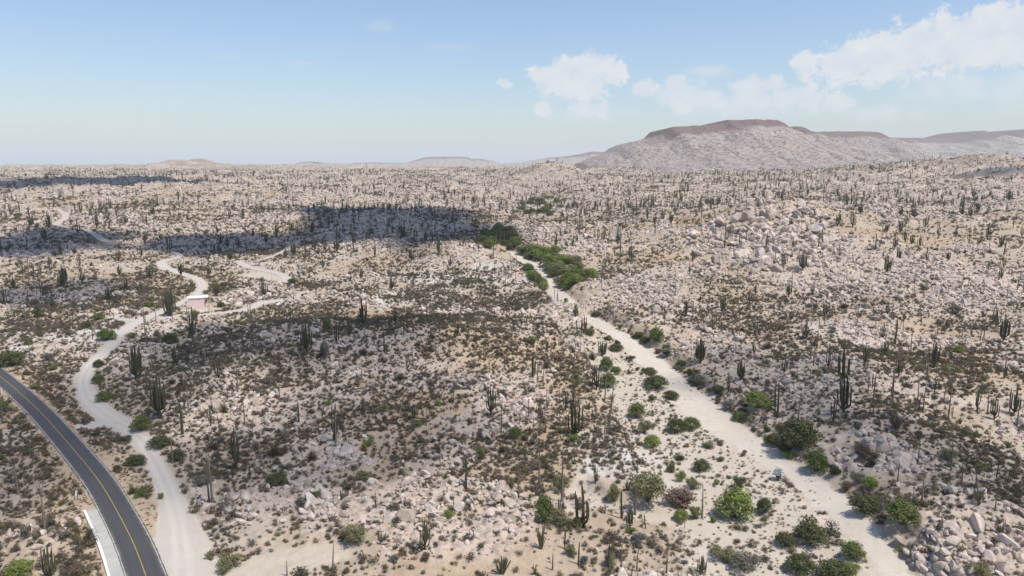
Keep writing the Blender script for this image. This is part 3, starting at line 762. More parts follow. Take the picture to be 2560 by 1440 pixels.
def cloud(px, py, rx, ry, m, seed, alt=1250.0, label='flat based cumulus cloud high above the plain'):
    c = at([px], [py])[0]; ex = at([px + rx], [py])[0]; ey0 = at([px], [py - ry])[0]; ey1 = at([px], [py + ry])[0]
    ax = np.linalg.norm(ex[:2] - c[:2]); ay = abs(ey0[1] - ey1[1]) / 2; cy = (ey0[1] + ey1[1]) / 2; cx = (ey0[0] + ey1[0]) / 2
    k = (alt - c[2]) / TO_SUN.z
    X0, Y0 = cx + TO_SUN.x * k, cy + TO_SUN.y * k
    nr, na = 14, 72
    q = np.repeat(np.arange(nr) / (nr - 1.0), na); t = np.tile(2 * math.pi * np.arange(na) / na, nr)
    w = 0.72 + 1.15 * (fbm(np.cos(t) * 2.3 + seed, np.sin(t) * 2.3, seed, 5) - 0.30)
    x, y = ax * q * w * np.cos(t), ay * q * w * np.sin(t)
    h = np.sqrt(np.clip(1 - q * q, 0, 1)) * min(ax, ay) * 0.35
    lump = 0.6 + 0.8 * fbm(x / 60, y / 60, seed + 3, 3)
    V_ = np.vstack([np.column_stack([x, y, -h * 0.12]), np.column_stack([x, y, h * lump])])
    dn = np.tile(np.minimum(1.0, (1 - q) * 2.6) * 1.25 - 0.12, 2)
    Fc = []
    for lay in (0, 1):
        o = lay * nr * na
        for i in range(nr - 1):
            for j in range(na):
                a_, b_ = o + i * na + j, o + i * na + (j + 1) % na
                Fc.append((a_, b_, b_ + na, a_ + na) if lay else (a_, a_ + na, b_ + na, b_))
    me = new_mesh('cloud', V_, Fc, True, [m])
    at_ = me.attributes.new('dens', 'FLOAT', 'POINT'); at_.data.foreach_set('value', np.array(dn, np.float32))
    add('cloud', me, loc=(X0, Y0, alt), kind='stuff', label=label)
cloud(260, 456, 430, 16, M_CLOUD, 3)
cloud(110, 614, 280, 46, M_CLOUD, 11)
cloud(540, 608, 230, 34, M_CLOUD, 17)
cloud(1000, 580, 330, 62, M_CLOUD, 23)
cloud(840, 536, 170, 17, M_CLOUD, 29)
cloud(2480, 430, 200, 12, M_THIN, 31)
cloud(740, 880, 480, 110, M_THIN, 37)
cloud(130, 740, 260, 60, M_THIN, 41)
cloud(180, 1180, 420, 330, M_VEIL, 47)
cloud(900, 1130, 520, 240, M_VEIL, 53)
cloud(1950, 960, 330, 110, M_VEIL, 59)
cloud(2330, 1200, 320, 200, M_VEIL, 61)

# ------------------------------------------------------------------ plants: shapes
def tube(path, rad, sides=8, ribs=0.0, cap=True):
    path = np.asarray(path, float); n = len(path); V_, Fc = [], []
    T = np.gradient(path, axis=0); T /= np.linalg.norm(T, axis=1, keepdims=True) + 1e-9
    ref = np.array([1.0, 0.13, 0.0])
    for i in range(n):
        t = T[i]; u = np.cross(t, ref); u /= np.linalg.norm(u) + 1e-9; v = np.cross(t, u)
        for j in range(sides):
            a = 2 * math.pi * j / sides
            r = rad[i] * (1 - ribs * (j % 2))
            V_.append(path[i] + (u * math.cos(a) + v * math.sin(a)) * r)
    for i in range(n - 1):
        for j in range(sides):
            a, b = i * sides + j, i * sides + (j + 1) % sides
            Fc.append((a, b, b + sides, a + sides))
    if cap: Fc.append(tuple(range((n - 1) * sides, n * sides)))
    return V_, Fc
def join(parts):
    V_, Fc = [], []
    for v, f in parts:
        o = len(V_); V_ += list(v); Fc += [tuple(i + o for i in q) for q in f]
    return V_, Fc
R_ = random.Random(3)
def stem_path(x, y, z0, z1, out, ang, n=9, lean=0.0):
    """an arm: leaves the trunk, bends out, then rises"""
    pts = []
    bend = min(1.3, (z1 - z0) * 0.35)
    for i in range(n):
        q = i / (n - 1)
        z = z0 + (z1 - z0) * q
        o = out * sstep(0, 1, np.array(min(1.0, (z - z0) / bend))) + lean * max(0, z - z0 - bend)
        pts.append((x + math.cos(ang) * o, y + math.sin(ang) * o, z - (0.25 * (1 - min(1, (z - z0) / bend)) if q > 0 else 0.0)))
    return pts
def cardon_parts(narm, R_, sides=12, H=10.0):
    tr = [(0.05 * math.sin(i * 0.7), 0.04 * math.cos(i), H * i / 10.0 - (0.5 if i == 0 else 0)) for i in range(11)]
    rad = [0.36, 0.37, 0.36, 0.34, 0.32, 0.31, 0.30, 0.28, 0.26, 0.23, 0.10]
    parts = [tube(tr, rad, sides, 0.22)]
    for k in range(narm):
        a = 2 * math.pi * (k + R_.uniform(-0.3, 0.3)) / narm
        ring = k % 2
        z0 = R_.uniform(0.7, 1.8) + ring * 0.7
        z1 = H * R_.uniform(0.55, 0.97)
        out = R_.uniform(0.75, 1.15) + (0.55 if ring == 0 and narm > 6 else 0)
        p = stem_path(0, 0, z0, z1, out, a, 10, R_.uniform(0.0, 0.05))
        r = [0.15, 0.19, 0.21, 0.215, 0.21, 0.205, 0.20, 0.19, 0.165, 0.07]
        parts.append(tube(p, r, sides, 0.22))
    return parts
CARDON = {}
for key, n in (('slim', 0), ('duo', 2), ('few', 4), ('mid', 7), ('many', 12)):
    CARDON[key] = []
    for v in range(1 if n == 0 else 5):
        ps = cardon_parts(n, R_)
        pm = [new_mesh('cardon_piece', *p, smooth=False, mats=[M_CARD]) for p in ps]
        low = cardon_parts(n, R_, 6)
        CARDON[key].append((pm, new_mesh('cardon', *join(low), smooth=True, mats=[M_CARD])))
def cirio_shape(R_, fork, H=10.0):
    ph = R_.uniform(0, 6); bend = R_.uniform(0.0, 0.5)
    top = H * (0.72 if fork else 1.0); n = 12
    tr = [(bend * (i / n) ** 2 * math.cos(ph), bend * (i / n) ** 2 * math.sin(ph), top * i / n - (0.5 if i == 0 else 0)) for i in range(n + 1)]
    rad = [0.30 * (1 - 0.78 * (i / n) * (top / H)) for i in range(n + 1)]
    trunk = [tube(tr, rad, 8)]
    ends = [(tr, rad)]
    if fork:
        for k in range(fork):
            a = ph + k * 2.2
            p = [(tr[-1][0] + math.cos(a) * 0.5 * q ** 0.6, tr[-1][1] + math.sin(a) * 0.5 * q ** 0.6, top + (H - top) * q * (1 - 0.15 * k)) for q in np.linspace(-0.03, 1, 6).clip(0)]
            rr = [0.11, 0.10, 0.09, 0.08, 0.06, 0.04]
            trunk.append(tube(p, rr, 6)); ends.append((p, rr))
    V_, Fc = [], []
    for (p, rr) in ends:
        p = np.array(p)
        for q in range(int(150 * (p[-1][2] - p[0][2]) / H)):
            t = R_.uniform(0.12, 0.995) * (len(p) - 1); i = int(t); c = p[i] + (p[min(i + 1, len(p) - 1)] - p[i]) * (t - i); r = rr[i]
            a = R_.uniform(0, 6.283); L = R_.uniform(0.18, 0.42)
            d = np.array([math.cos(a), math.sin(a), R_.uniform(-0.1, 0.5)])
            o = len(V_); w = np.array([-math.sin(a), math.cos(a), 0]) * 0.03
            V_ += [c + d * r * 0.7 - w, c + d * r * 0.7 + w, c + d * (r + L)]; Fc.append((o, o + 1, o + 2))
    return join(trunk), (V_, Fc)
CIRIO = []
for v, fk in enumerate((0, 0, 2, 0, 3)):
    t, w = cirio_shape(R_, fk)
    both = bpy.data.meshes.new('cirio')
    CIRIO.append((new_mesh('cirio_trunk', *t, smooth=True, mats=[M_CIRIO]), new_mesh('cirio_twigs', *w, mats=[M_TWIG]), new_mesh('cirio', *join([t, w]), smooth=True, mats=[M_CIRIO])))
PIPES = []
for v in range(4):
    ps = []
    for k in range(13 + 2 * v):
        a = R_.uniform(0, 6.283); o = R_.uniform(0.05, 0.55); h = R_.uniform(1.3, 3.0); ln = R_.uniform(0.02, 0.28)
        ps.append(tube([(math.cos(a) * (o * 0.4 + (o + ln * h) * q), math.sin(a) * (o * 0.4 + (o + ln * h) * q), h * q - (0.2 if q == 0 else 0)) for q in (0, 0.2, 0.4, 0.65, 0.9, 1.0)], [0.07, 0.085, 0.09, 0.09, 0.08, 0.03], 6, 0.15))
    PIPES.append(new_mesh('organ_pipe_cactus', *join(ps), smooth=False, mats=[M_PIPE]))
def leaf_cloud(R_, lobes_, n, size, squash=0.9, fill=0.45):
    V_, Fc = [], []
    vol = [l[3] ** 2 for l in lobes_]; tot = sum(vol)
    for li, (cx, cy, cz, r) in enumerate(lobes_):
        for k in range(int(n * vol[li] / tot)):
            d = np.array([R_.gauss(0, 1), R_.gauss(0, 1), R_.gauss(0.25, 1)]); d /= np.linalg.norm(d)
            q = 1 - fill * R_.random() ** 2
            q *= 1 + 0.16 * math.sin(d[0] * 9 + li) * math.sin(d[1] * 8 + li * 2) + 0.1 * math.sin(d[2] * 11 + li)
            c = np.array([cx, cy, cz]) + d * r * q * np.array([1, 1, squash])
            if c[2] < 0.02: continue
            u = np.cross(d + np.array([R_.uniform(-0.8, 0.8) for _ in range(3)]), [R_.uniform(-1, 1) for _ in range(3)]); u /= np.linalg.norm(u) + 1e-9
            v = np.cross(d + np.array([R_.uniform(-0.5, 0.5) for _ in range(3)]), u); v /= np.linalg.norm(v) + 1e-9
            s = size * R_.uniform(0.6, 1.4); o = len(V_)
            V_ += [c - u * s, c - v * s * 0.6, c + u * s, c + v * s * 0.6]; Fc.append((o, o + 1, o + 2, o + 3))
    return V_, Fc
BUSH = []
for v in range(10):                                     # unit bush: about 2 m wide, 1.6 m tall
    L = []
    for k in range(7 + v % 5):
        a = R_.uniform(0, 6.283); o = R_.uniform(0.15, 0.78); r = R_.uniform(0.20, 0.44)
        L.append((math.cos(a) * o, math.sin(a) * o, R_.uniform(0.35, 1.0) * (1.15 - 0.5 * o), r))
    L.append((R_.uniform(-.25, .25), R_.uniform(-.25, .25), R_.uniform(0.7, 1.05), 0.42)); L.append((R_.uniform(-.2, .2), R_.uniform(-.2, .2), 0.4, 0.5))
    crown = leaf_cloud(R_, L, 2400, 0.052, 0.9, 0.75)
    st = []
    for k in range(6):
        x, y, z, r = L[k]
        st.append(tube([(0.04 * math.cos(k), 0.04 * math.sin(k), -0.12), (x * 0.35, y * 0.35, z * 0.4), (x, y, z)], [0.045, 0.032, 0.015], 5))
    BUSH.append((new_mesh('bush_crown', *crown, mats=[GREENS['green']]), new_mesh('bush_stems', *join(st), smooth=True, mats=[M_BARK])))
FULL = []
for v in range(4):                                      # rounder, denser crowns for the big bushes
    L = [(0, 0, 0.75, 0.6)]
    for k in range(16):
        a = k * 2.4 + R_.uniform(-.3, .3); e = math.asin(min(0.98, (k + 0.5) / 16)); o = R_.uniform(0.55, 0.72)
        L.append((math.cos(a) * math.cos(e) * o, math.sin(a) * math.cos(e) * o, 0.28 + math.sin(e) * 0.78 * R_.uniform(0.85, 1.1), R_.uniform(0.24, 0.36)))
    st = [tube([(0.05 * math.cos(k), 0.05 * math.sin(k), -0.12), (L[k + 1][0] * 0.4, L[k + 1][1] * 0.4, L[k + 1][2] * 0.5), L[k + 1][:3]], [0.05, 0.035, 0.015], 5) for k in range(9)]
    FULL.append((new_mesh('bush_crown', *leaf_cloud(R_, L, 3000, 0.05, 0.95, 0.5), mats=[GREENS['green']]), new_mesh('bush_stems', *join(st), smooth=True, mats=[M_BARK])))
def bare_shrub(R_, n=260):
    ps = []
    V_, Fc = [], []
    for k in range(n):
        d = np.array([R_.gauss(0, 1), R_.gauss(0, 1), abs(R_.gauss(0.5, 0.8))]); d /= np.linalg.norm(d)
        q0 = R_.uniform(0, 0.6); q1 = R_.uniform(0.75, 1.05)
        a = d * q0 * np.array([0.5, 0.5, 0.6]); b = d * q1 + np.array([R_.uniform(-0.15, 0.15) for _ in range(3)])
        b[2] = abs(b[2]) * 1.3; w = np.cross(d, [R_.uniform(-1, 1) for _ in range(3)]); w /= np.linalg.norm(w) + 1e-9; w *= 0.016
        o = len(V_); V_ += [a - w, a + w, b + w * 0.3, b - w * 0.3]; Fc.append((o, o + 1, o + 2, o + 3))
    return V_, Fc
BARE = [new_mesh('bare_shrub_twigs', *bare_shrub(R_, 420), mats=[M_SHRUB]) for v in range(3)]
def small_shrub(R_, leaves, stems, flat):
    V_, Fc = [], []
    for k in range(stems):
        d = np.array([R_.gauss(0, 1), R_.gauss(0, 1), abs(R_.gauss(0.5, 0.6))]); d /= np.linalg.norm(d)
        w = np.cross(d, [R_.uniform(-1, 1) for _ in range(3)]); w /= np.linalg.norm(w) + 1e-9; w *= 0.014
        o = len(V_); b = d * R_.uniform(0.4, 0.56); b[2] *= flat
        V_ += [-w, w, b]; Fc.append((o, o + 1, o + 2))
    lob = [(R_.uniform(-0.22, 0.22), R_.uniform(-0.22, 0.22), R_.uniform(0.15, 0.32) * flat, R_.uniform(0.2, 0.32)) for _ in range(4)]
    lob.append((0, 0, 0.2 * flat, 0.4))
    v, f = leaf_cloud(R_, lob, leaves, 0.055, flat, 0.7)
    o = len(V_); V_ += v; Fc += [tuple(i + o for i in q) for q in f]
    return V_, Fc
SHRUB = [new_mesh('shrub', *small_shrub(R_, 190, 30, R_.uniform(0.75, 1.15)), mats=[M_SHRUB]) for v in range(6)]
TUFT = [new_mesh('tuft', *small_shrub(R_, 70, 40, R_.uniform(0.6, 0.9)), mats=[M_TUFT]) for v in range(3)]
def boulder_shape(seed, sub=2):
    import bmesh
    bm = bmesh.new(); bmesh.ops.create_icosphere(bm, subdivisions=sub, radius=0.5)
    r2 = np.random.default_rng(seed)
    planes = [(lambda n: n / np.linalg.norm(n))(r2.normal(size=3)) for _ in range(11)]; offs = r2.uniform(0.26, 0.43, 11)
    sc_ = np.array([1.0, r2.uniform(0.5, 0.95), r2.uniform(0.45, 0.85)])
    ph = r2.uniform(0, 6, 6)
    for v in bm.verts:
        p = np.array(v.co)
        p *= 1 + 0.10 * math.sin(5 * p[0] + ph[0]) * math.sin(6 * p[1] + ph[1]) + 0.06 * math.sin(11 * p[2] + ph[2] + 5 * p[0])
        for n, o in zip(planes, offs):
            e = p @ n - o
            if e > 0: p = p - n * e * 0.95
        v.co = p * sc_
    me = bpy.data.meshes.new('boulder'); bm.to_mesh(me); bm.free()
    me.materials.append(M_ROCK)
    return me
ROCKS = [boulder_shape(100 + k) for k in range(10)]

def proto_collection(name, meshes):
    c = bpy.data.collections.new(name)
    for i, m in enumerate(meshes):
        o = bpy.data.objects.new('%s_source_%02d' % (name, i), m); c.objects.link(o)
    return c
def scatter(name, P, rot, scl, idx, coll, label):
    me = bpy.data.meshes.new(name)
    me.vertices.add(len(P)); me.vertices.foreach_set('co', np.asarray(P, np.float32).ravel())
    for k, t, a in (('rot', 'FLOAT_VECTOR', rot), ('scl', 'FLOAT_VECTOR', scl)):
        x = me.attributes.new(k, t, 'POINT'); x.data.foreach_set('vector', np.asarray(a, np.float32).ravel())
    x = me.attributes.new('idx', 'INT', 'POINT'); x.data.foreach_set('value', np.asarray(idx, np.int32))
    me.update()
    ng = bpy.data.node_groups.new(name, 'GeometryNodeTree')
    ng.interface.new_socket('Geometry', in_out='INPUT', socket_type='NodeSocketGeometry')
    ng.interface.new_socket('Geometry', in_out='OUTPUT', socket_type='NodeSocketGeometry')
    gi = ng.nodes.new('NodeGroupInput'); go = ng.nodes.new('NodeGroupOutput')
    ci = ng.nodes.new('GeometryNodeCollectionInfo'); ci.inputs['Collection'].default_value = coll
    ci.inputs['Separate Children'].default_value = True; ci.inputs['Reset Children'].default_value = True
    ip = ng.nodes.new('GeometryNodeInstanceOnPoints'); ip.inputs['Pick Instance'].default_value = True
    def na(nm, dt):
        n = ng.nodes.new('GeometryNodeInputNamedAttribute'); n.data_type = dt; n.inputs['Name'].default_value = nm
        return [s for s in n.outputs if s.enabled and s.name == 'Attribute'][0]
    er = ng.nodes.new('FunctionNodeEulerToRotation')
    L_ = ng.links.new
    L_(gi.outputs[0], ip.inputs['Points']); L_(ci.outputs[0], ip.inputs['Instance'])
    L_(na('idx', 'INT'), ip.inputs['Instance Index']); L_(na('rot', 'FLOAT_VECTOR'), er.inputs[0]); L_(er.outputs[0], ip.inputs['Rotation'])
    L_(na('scl', 'FLOAT_VECTOR'), ip.inputs['Scale']); L_(ip.outputs[0], go.inputs[0])
    o = add(name, me, kind='stuff', label=label)
    md = o.modifiers.new('scatter', 'NODES'); md.node_group = ng
    return o

RECORDS = []            # (object, look phrase, category) to be labelled at the end by place
def thing(name, data, loc, rz, scl, look, cat, group, tilt=(0, 0), label=None):
    o = bpy.data.objects.new(name, data); COL.objects.link(o)
    o.location = loc; o.rotation_euler = (tilt[0], tilt[1], rz); o.scale = scl
    o['category'] = cat
    if group: o['group'] = group
    if label: o['label'] = label
    else: RECORDS.append((o, look))
    return o
def child(name, data, parent, m=None):
    o = bpy.data.objects.new(name, data); COL.objects.link(o); o.parent = parent
    if m is not None:
        o.material_slots[0].link = 'OBJECT'; o.material_slots[0].material = m
    return o
# ------------------------------------------------------------------ cardon cacti read off the photograph: base x, base y, top y, width
CARDONS = [(427,790,722,30),(481,844,792,22),(340,948,858,30),(399,1047,931,38),(441,913,861,18),(767,885,802,28),(542,740,698,20),(453,689,646,14),(375,694,663,18),(299,689,660,12),(207,707,667,14),(229,668,649,12),
(153,689,663,8),(83,694,663,9),(101,689,660,8),(130,674,646,8),(57,687,653,7),(314,722,687,10),(273,750,712,17),(95,795,757,15),(107,792,764,8),(130,767,740,14),(108,740,701,12),(111,601,566,14),(195,583,545,10),
(187,635,615,12),(354,642,611,10),(382,536,514,11),(316,559,535,12),(304,559,542,6),(290,538,518,6),(569,618,587,12),(575,649,625,13),(521,653,628,14),(523,687,663,12),(665,608,580,9),(715,642,618,13),(729,576,552,12),
(547,944,892,15),(726,792,767,12),(14,764,712,12),(842,862,801,14),(875,841,789,10),(1010,838,789,7),(988,807,771,12),(1145,836,795,9),(1170,722,694,7),(1126,665,636,13),(902,697,667,9),(808,670,642,10),(813,627,609,9),
(1034,714,694,6),(979,725,691,15),(1018,924,878,11),(1033,919,893,5),(1228,1037,960,24),(1201,670,645,4),(1227,649,630,6),(1439,792,755,13),(1460,834,787,14),(1345,824,795,9),(1332,945,885,14),(1491,974,905,22),(1505,890,850,22),
(1439,1089,1000,36),(1431,1030,975,12),(1414,1025,972,10),(1751,907,842,27),(1888,845,795,10),(1885,887,845,10),(1851,950,897,22),(1785,813,780,10),(1714,792,750,10),(1326,1087,1060,7),
(2095,565,528,12),(2151,534,503,13),(2445,530,503,12),(2433,496,469,10),(2523,503,473,15),(2406,522,490,9),(2252,540,513,10),(2313,568,533,10),(2250,582,549,12),(2217,580,557,10),(2237,622,584,12),(2248,650,614,14),(2263,607,570,10),
(2279,610,585,12),(2300,618,585,10),(2345,595,555,8),(2315,652,614,9),(2370,652,626,12),(2217,681,637,17),(2504,618,585,12),(2470,679,649,8),(2007,675,633,20),(1960,664,629,15),(1936,664,626,5),(1972,742,706,15),(2030,734,702,11),
(1889,736,706,9),(1807,778,733,14),(1713,790,748,11),(1751,752,735,9),(2040,775,752,8),(2219,790,748,10),(2259,801,775,9),(2013,847,805,16),(2206,851,805,12),(2210,887,851,18),(2162,910,855,13),(2070,923,855,11),(2334,920,851,20),
(2509,853,790,22),(2490,817,767,13),(2246,941,893,12),(1960,931,889,13),(2107,955,866,26),(2109,1030,938,34),(2083,1058,989,15),(2181,970,930,6),(2557,962,925,8),(2536,1036,958,22),(2336,980,930,10),(2510,947,890,10),(2376,900,872,8),
(2485,1049,985,20),(2442,1027,970,12),(2473,1107,1073,7),(2491,1192,1143,4),(1460,1318,1202,32),(1399,1293,1241,22),(1575,1321,1263,16),(1489,1208,1156,12),(1411,1373,1318,9),(1754,1434,1388,30),(1381,1425,1378,5),(1446,1412,1348,5),
(1521,1418,1354,5),(1353,1122,1100,5),(1614,1321,1278,4),(1554,1296,1220,5),(835,1105,1005,20),(1062,1373,1290,22),(1165,1220,1140,8),(1034,1052,1008,12),(941,1269,1223,9),(747,1058,1000,6),(806,1040,1000,5),(591,1174,1062,24),(125,1456,1355,32),
(457,1085,999,5),(527,1065,1007,7),(962,881,826,5),(2338,1046,1012,6),(2380,1046,1010,5),(2296,1027,985,4),(1821,980,927,10)]
CIRIOS = [(627,805,740),(800,792,737),(1085,786,755),(978,914,884),(669,814,780),(1424,912,860),(2244,1205,1153),(2304,1254,1171),(2377,1177,1095),(2403,1223,1137),(2439,1220,1168),(2534,1195,1147),(2295,1156,1100),(2183,1040,1003),
(2488,1272,1229),(2283,1247,1208),(1405,1254,1116),(1348,1214,1104),(1588,1287,1183),(1755,1296,1205),(1553,1434,1351),(1592,1428,1364),(1666,1440,1367),(1579,1440,1406),(1599,1086,1028),(1526,1058,1000),(1364,1082,1006),(1297,1244,1174),
(1298,1061,1026),(1390,1235,1205),(1436,1153,1128),(1712,1321,1300),(832,1431,1354),(718,1440,1397),(1101,1174,1131),(1254,1076,1000),(1135,1272,1232),(932,1034,990),(915,1046,1000),(1066,1064,1005),(750,1339,1320),(802,1321,1303),
(840,1116,1018),(531,1262,1134),(523,1256,1150),(113,1331,1198),(570,998,959),(523,1200,1127),(1307,935,900),(1367,1010,965),(1322,990,950),(1321,1050,990),(1358,955,915),(1398,1000,960),(1450,890,850),(1378,880,850),(2025,950,920),(2200,1010,975),(770,930,890),(850,930,880),(905,950,900),(700,1000,960),(1125,900,860),(1090,880,845),(640,960,915),(1180,1060,1010),(1210,900,860),(1590,1230,1190)]
PIPE_AT = [(146,885,868,14),(1367,872,842,16),(2061,790,752,28),(2445,1260,1220,30),(2503,1339,1300,30),(2528,1373,1345,22),(2436,1095,1080,12),(1625,1363,1343,28),(1569,1226,1198,22),(1352,1372,1315,26),(1338,1437,1410,20),
(1254,1434,1385,46),(854,1250,1224,28),(956,1357,1334,26),(988,1373,1358,20),(2400,1060,1040,16),(1470,1022,1005,14),(1530,1005,985,12),(1480,1043,1028,12),(2520,1120,1100,18),(2250,1290,1262,16)]
# bushes and small trees: centre x, base y, width, height, leaf colour
BUSHES = [(1839,1297,92,80,'bright'),(1734,1222,36,28,'olive'),(1910,1283,40,40,'dark'),(1846,1225,36,40,'dark'),(1753,1178,45,30,'dark'),(1804,1154,25,15,'olive'),(1772,1120,38,16,'olive'),(1848,1053,36,26,'green'),(1820,1022,34,22,'grey'),
(1728,1072,44,30,'green'),(1690,1082,50,38,'dark'),(1630,1118,45,32,'bright'),(1592,1045,44,40,'green'),(1610,1085,36,40,'olive'),(1703,1203,28,30,'bright'),(1678,1182,28,28,'green'),(1620,1255,95,85,'olive'),(1702,1302,40,30,'bright'),
(1735,1298,32,38,'olive'),(1533,1258,36,50,'olive'),(1360,1310,50,80,'green'),(1405,1318,60,50,'olive'),(1438,1318,40,30,'dark'),(1402,1225,50,40,'olive'),(1576,1335,22,22,'bright'),(1595,1357,40,28,'blue'),(1460,1410,28,24,'blue'),
(1525,1412,42,38,'olive'),(1427,1390,32,30,'olive'),(1430,1104,30,22,'bright'),(1289,1097,34,32,'green'),(1793,1211,18,12,'bright'),(1781,1308,18,22,'bright'),(1812,1403,60,40,'olive'),(1860,1430,70,50,'grey'),(1700,1262,90,30,'brown'),
(1995,1118,100,75,'dark'),(1932,1113,40,30,'dark'),(2040,1180,58,58,'green'),(1975,1147,32,20,'bright'),(2088,1190,36,30,'dark'),(2176,1220,42,28,'bright'),(2167,1285,75,48,'dark'),(2252,1309,85,62,'green'),(2025,1360,78,55,'dark'),
(1962,1365,55,35,'dark'),(2130,1398,58,46,'green'),(1998,1430,75,45,'dark'),(2085,1445,90,38,'dark'),(2125,1436,45,30,'bright'),(2370,1152,42,32,'olive'),(2284,1117,26,20,'olive'),(2450,1172,36,22,'olive'),(2250,1378,20,14,'bright'),
(2450,1440,60,35,'olive'),(2115,1228,32,26,'brown'),(2146,1210,36,34,'grey'),(2143,1245,28,18,'grey'),(2163,1150,50,40,'brown'),(2238,1075,40,40,'brown'),
(1640,853,40,36,'green'),(1612,858,24,18,'dark'),(1597,845,26,16,'dark'),(1540,877,38,18,'dark'),(1515,928,34,38,'green'),(1520,970,40,40,'green'),(1540,930,26,14,'green'),(1625,938,34,20,'dark'),(1640,970,66,24,'dark'),(1677,999,40,24,'dark'),
(1630,1002,24,16,'dark'),(1890,1020,64,44,'bright'),(1704,915,30,15,'dark'),(1722,940,22,22,'dark'),(1750,958,40,22,'grey'),(1795,980,36,18,'dark'),(1475,838,24,18,'green'),(1440,970,30,40,'olive'),(1330,863,22,24,'bright'),(1440,935,22,14,'olive'),
(1492,792,26,14,'dark'),(265,851,48,30,'green'),(30,915,62,38,'dark'),(87,972,26,14,'olive'),(246,958,30,22,'green'),(260,1003,38,26,'green'),(374,773,30,20,'green'),(378,752,18,16,'olive'),(323,788,22,16,'olive'),(247,799,30,18,'green'),
(241,780,22,14,'olive'),(219,820,24,16,'dark'),(72,862,22,16,'green'),(330,845,30,16,'olive'),(425,862,40,30,'dark'),(392,840,24,18,'grey'),(311,885,16,14,'olive'),(247,918,26,20,'dark'),(272,932,30,20,'grey'),(118,902,30,22,'grey'),
(135,925,24,16,'olive'),(150,915,18,12,'olive'),(553,768,20,14,'dark'),(731,708,26,12,'dark'),(354,1078,50,40,'green'),(314,1103,30,14,'dark'),(342,1162,50,22,'dark'),(400,1118,58,28,'dark'),(444,1154,40,32,'dark'),(294,1180,30,18,'dark'),
(356,1242,32,26,'green'),(330,1234,26,18,'dark'),(403,1247,20,16,'olive'),(568,1428,58,48,'olive'),(528,1398,28,24,'olive'),(52,1442,65,44,'bright'),(8,1025,30,24,'green'),(4,1150,18,14,'green'),(215,1058,32,16,'brown'),(195,1436,50,30,'brown'),
(240,1090,26,12,'dark'),(507,1212,50,24,'grey'),(885,1360,65,50,'olive'),(690,1213,60,20,'dark'),(700,1195,28,22,'green'),(905,1202,42,28,'olive'),(918,1118,28,22,'bright'),(1206,1148,42,38,'olive'),(1123,1294,32,22,'bright'),(1004,1186,24,16,'olive'),
(988,1405,28,22,'grey'),(1046,1066,34,20,'olive'),(959,1028,34,18,'olive'),(1278,1228,24,40,'olive'),(753,1265,34,24,'grey'),(790,1245,25,20,'green'),(820,1012,18,14,'bright'),(1064,1403,30,26,'brown'),(1916,910,22,14,'olive'),(2390,785,34,24,'grey'),
(2307,726,28,18,'grey'),(1746,688,26,14,'grey'),(2397,882,26,18,'bright'),(2082,832,24,16,'grey'),(2303,928,30,20,'olive'),(2380,936,40,26,'olive'),(2460,952,30,18,'olive'),(487,797,22,24,'olive'),(818,832,24,34,'green'),(813,900,30,56,'grey'),
(1415,760,16,16,'bright'),(1098,1015,18,12,'bright'),(760,890,18,14,'olive'),(1240,1020,20,14,'olive'),(640,1120,26,16,'grey')]
BARES = [(225,1355,36,50),(687,1140,50,45),(780,1150,36,30),(1365,920,30,24),(1255,1130,30,24),(1480,900,24,30),(1700,1150,30,22),(560,1030,26,30),(1310,1100,24,16),(2180,1165,34,24),(1920,870,30,24),(2110,770,30,18),(860,1345,30,26),(1000,950,36,22),(910,885,30,18),(430,960,20,18)]
GROVES = [([(1195,590),(1250,572),(1290,578),(1292,610),(1280,625),(1215,624),(1190,610)],34,30,18,('dark','green')),
          ([(1285,625),(1400,632),(1395,655),(1320,648),(1300,640)],14,28,16,('green','olive','bright')),
          ([(1365,655),(1420,650),(1440,660),(1480,690),(1478,700),(1430,712),(1425,735),(1400,728),(1378,690)],30,30,20,('green','bright','bright','olive')),
          ([(1310,665),(1325,672),(1345,700),(1365,728),(1340,722),(1325,700)],11,24,18,('bright','green')),
          ([(1295,515),(1335,500),(1375,492),(1400,502),(1395,520),(1400,540),(1350,545),(1290,532)],30,18,9,('green','dark','green'))]

def px_size(base, w, h):
    """metres for a width / height in photograph px at a place on the ground"""
    _, _, d = project(base[:, 0], base[:, 1], base[:, 2])
    return w * d / F, h * d / F
ca = np.array(CARDONS, float); cb = at(ca[:, 0], ca[:, 1]); cw, ch = px_size(cb, ca[:, 3], ca[:, 1] - ca[:, 2])
def put_cardon(loc, h, w, hp, grp, rr):
    ratio = w / h
    key = 'slim' if ratio < 0.11 else 'duo' if ratio < 0.19 else 'few' if ratio < 0.25 else 'mid' if ratio < 0.31 else 'many'
    parts, low = rr.choice(CARDON[key])
    nat = {'slim': 0.07, 'duo': 0.22, 'few': 0.25, 'mid': 0.27, 'many': 0.36}[key]
    s = h / 10.0; f = min(1.5, max(0.75, ratio / nat)) if key != 'slim' else 1.15
    words = {'slim': 'single-column cardon', 'duo': 'slender two-armed cardon', 'few': 'four-armed cardon', 'mid': 'seven-armed cardon', 'many': 'wide many-armed cardon'}[key]
    sz = ('very tall ' if h > 10.5 else 'tall ' if h > 8 else '' if h > 5 else 'young ')
    if hp > 52:
        o = thing('cardon_cactus', None, loc, rr.uniform(0, 6.28), (s * f, s * f, s), sz + words, 'cactus', grp, (rr.gauss(0, .03), rr.gauss(0, .03)))
        for i, m in enumerate(parts): child('trunk' if i == 0 else 'arm', m, o)
    else:
        o = thing('cardon_cactus', low, loc, rr.uniform(0, 6.28), (s * f, s * f, s), sz + words, 'cactus', grp, (rr.gauss(0, .04), rr.gauss(0, .04)))
    return o
rr = random.Random(12)
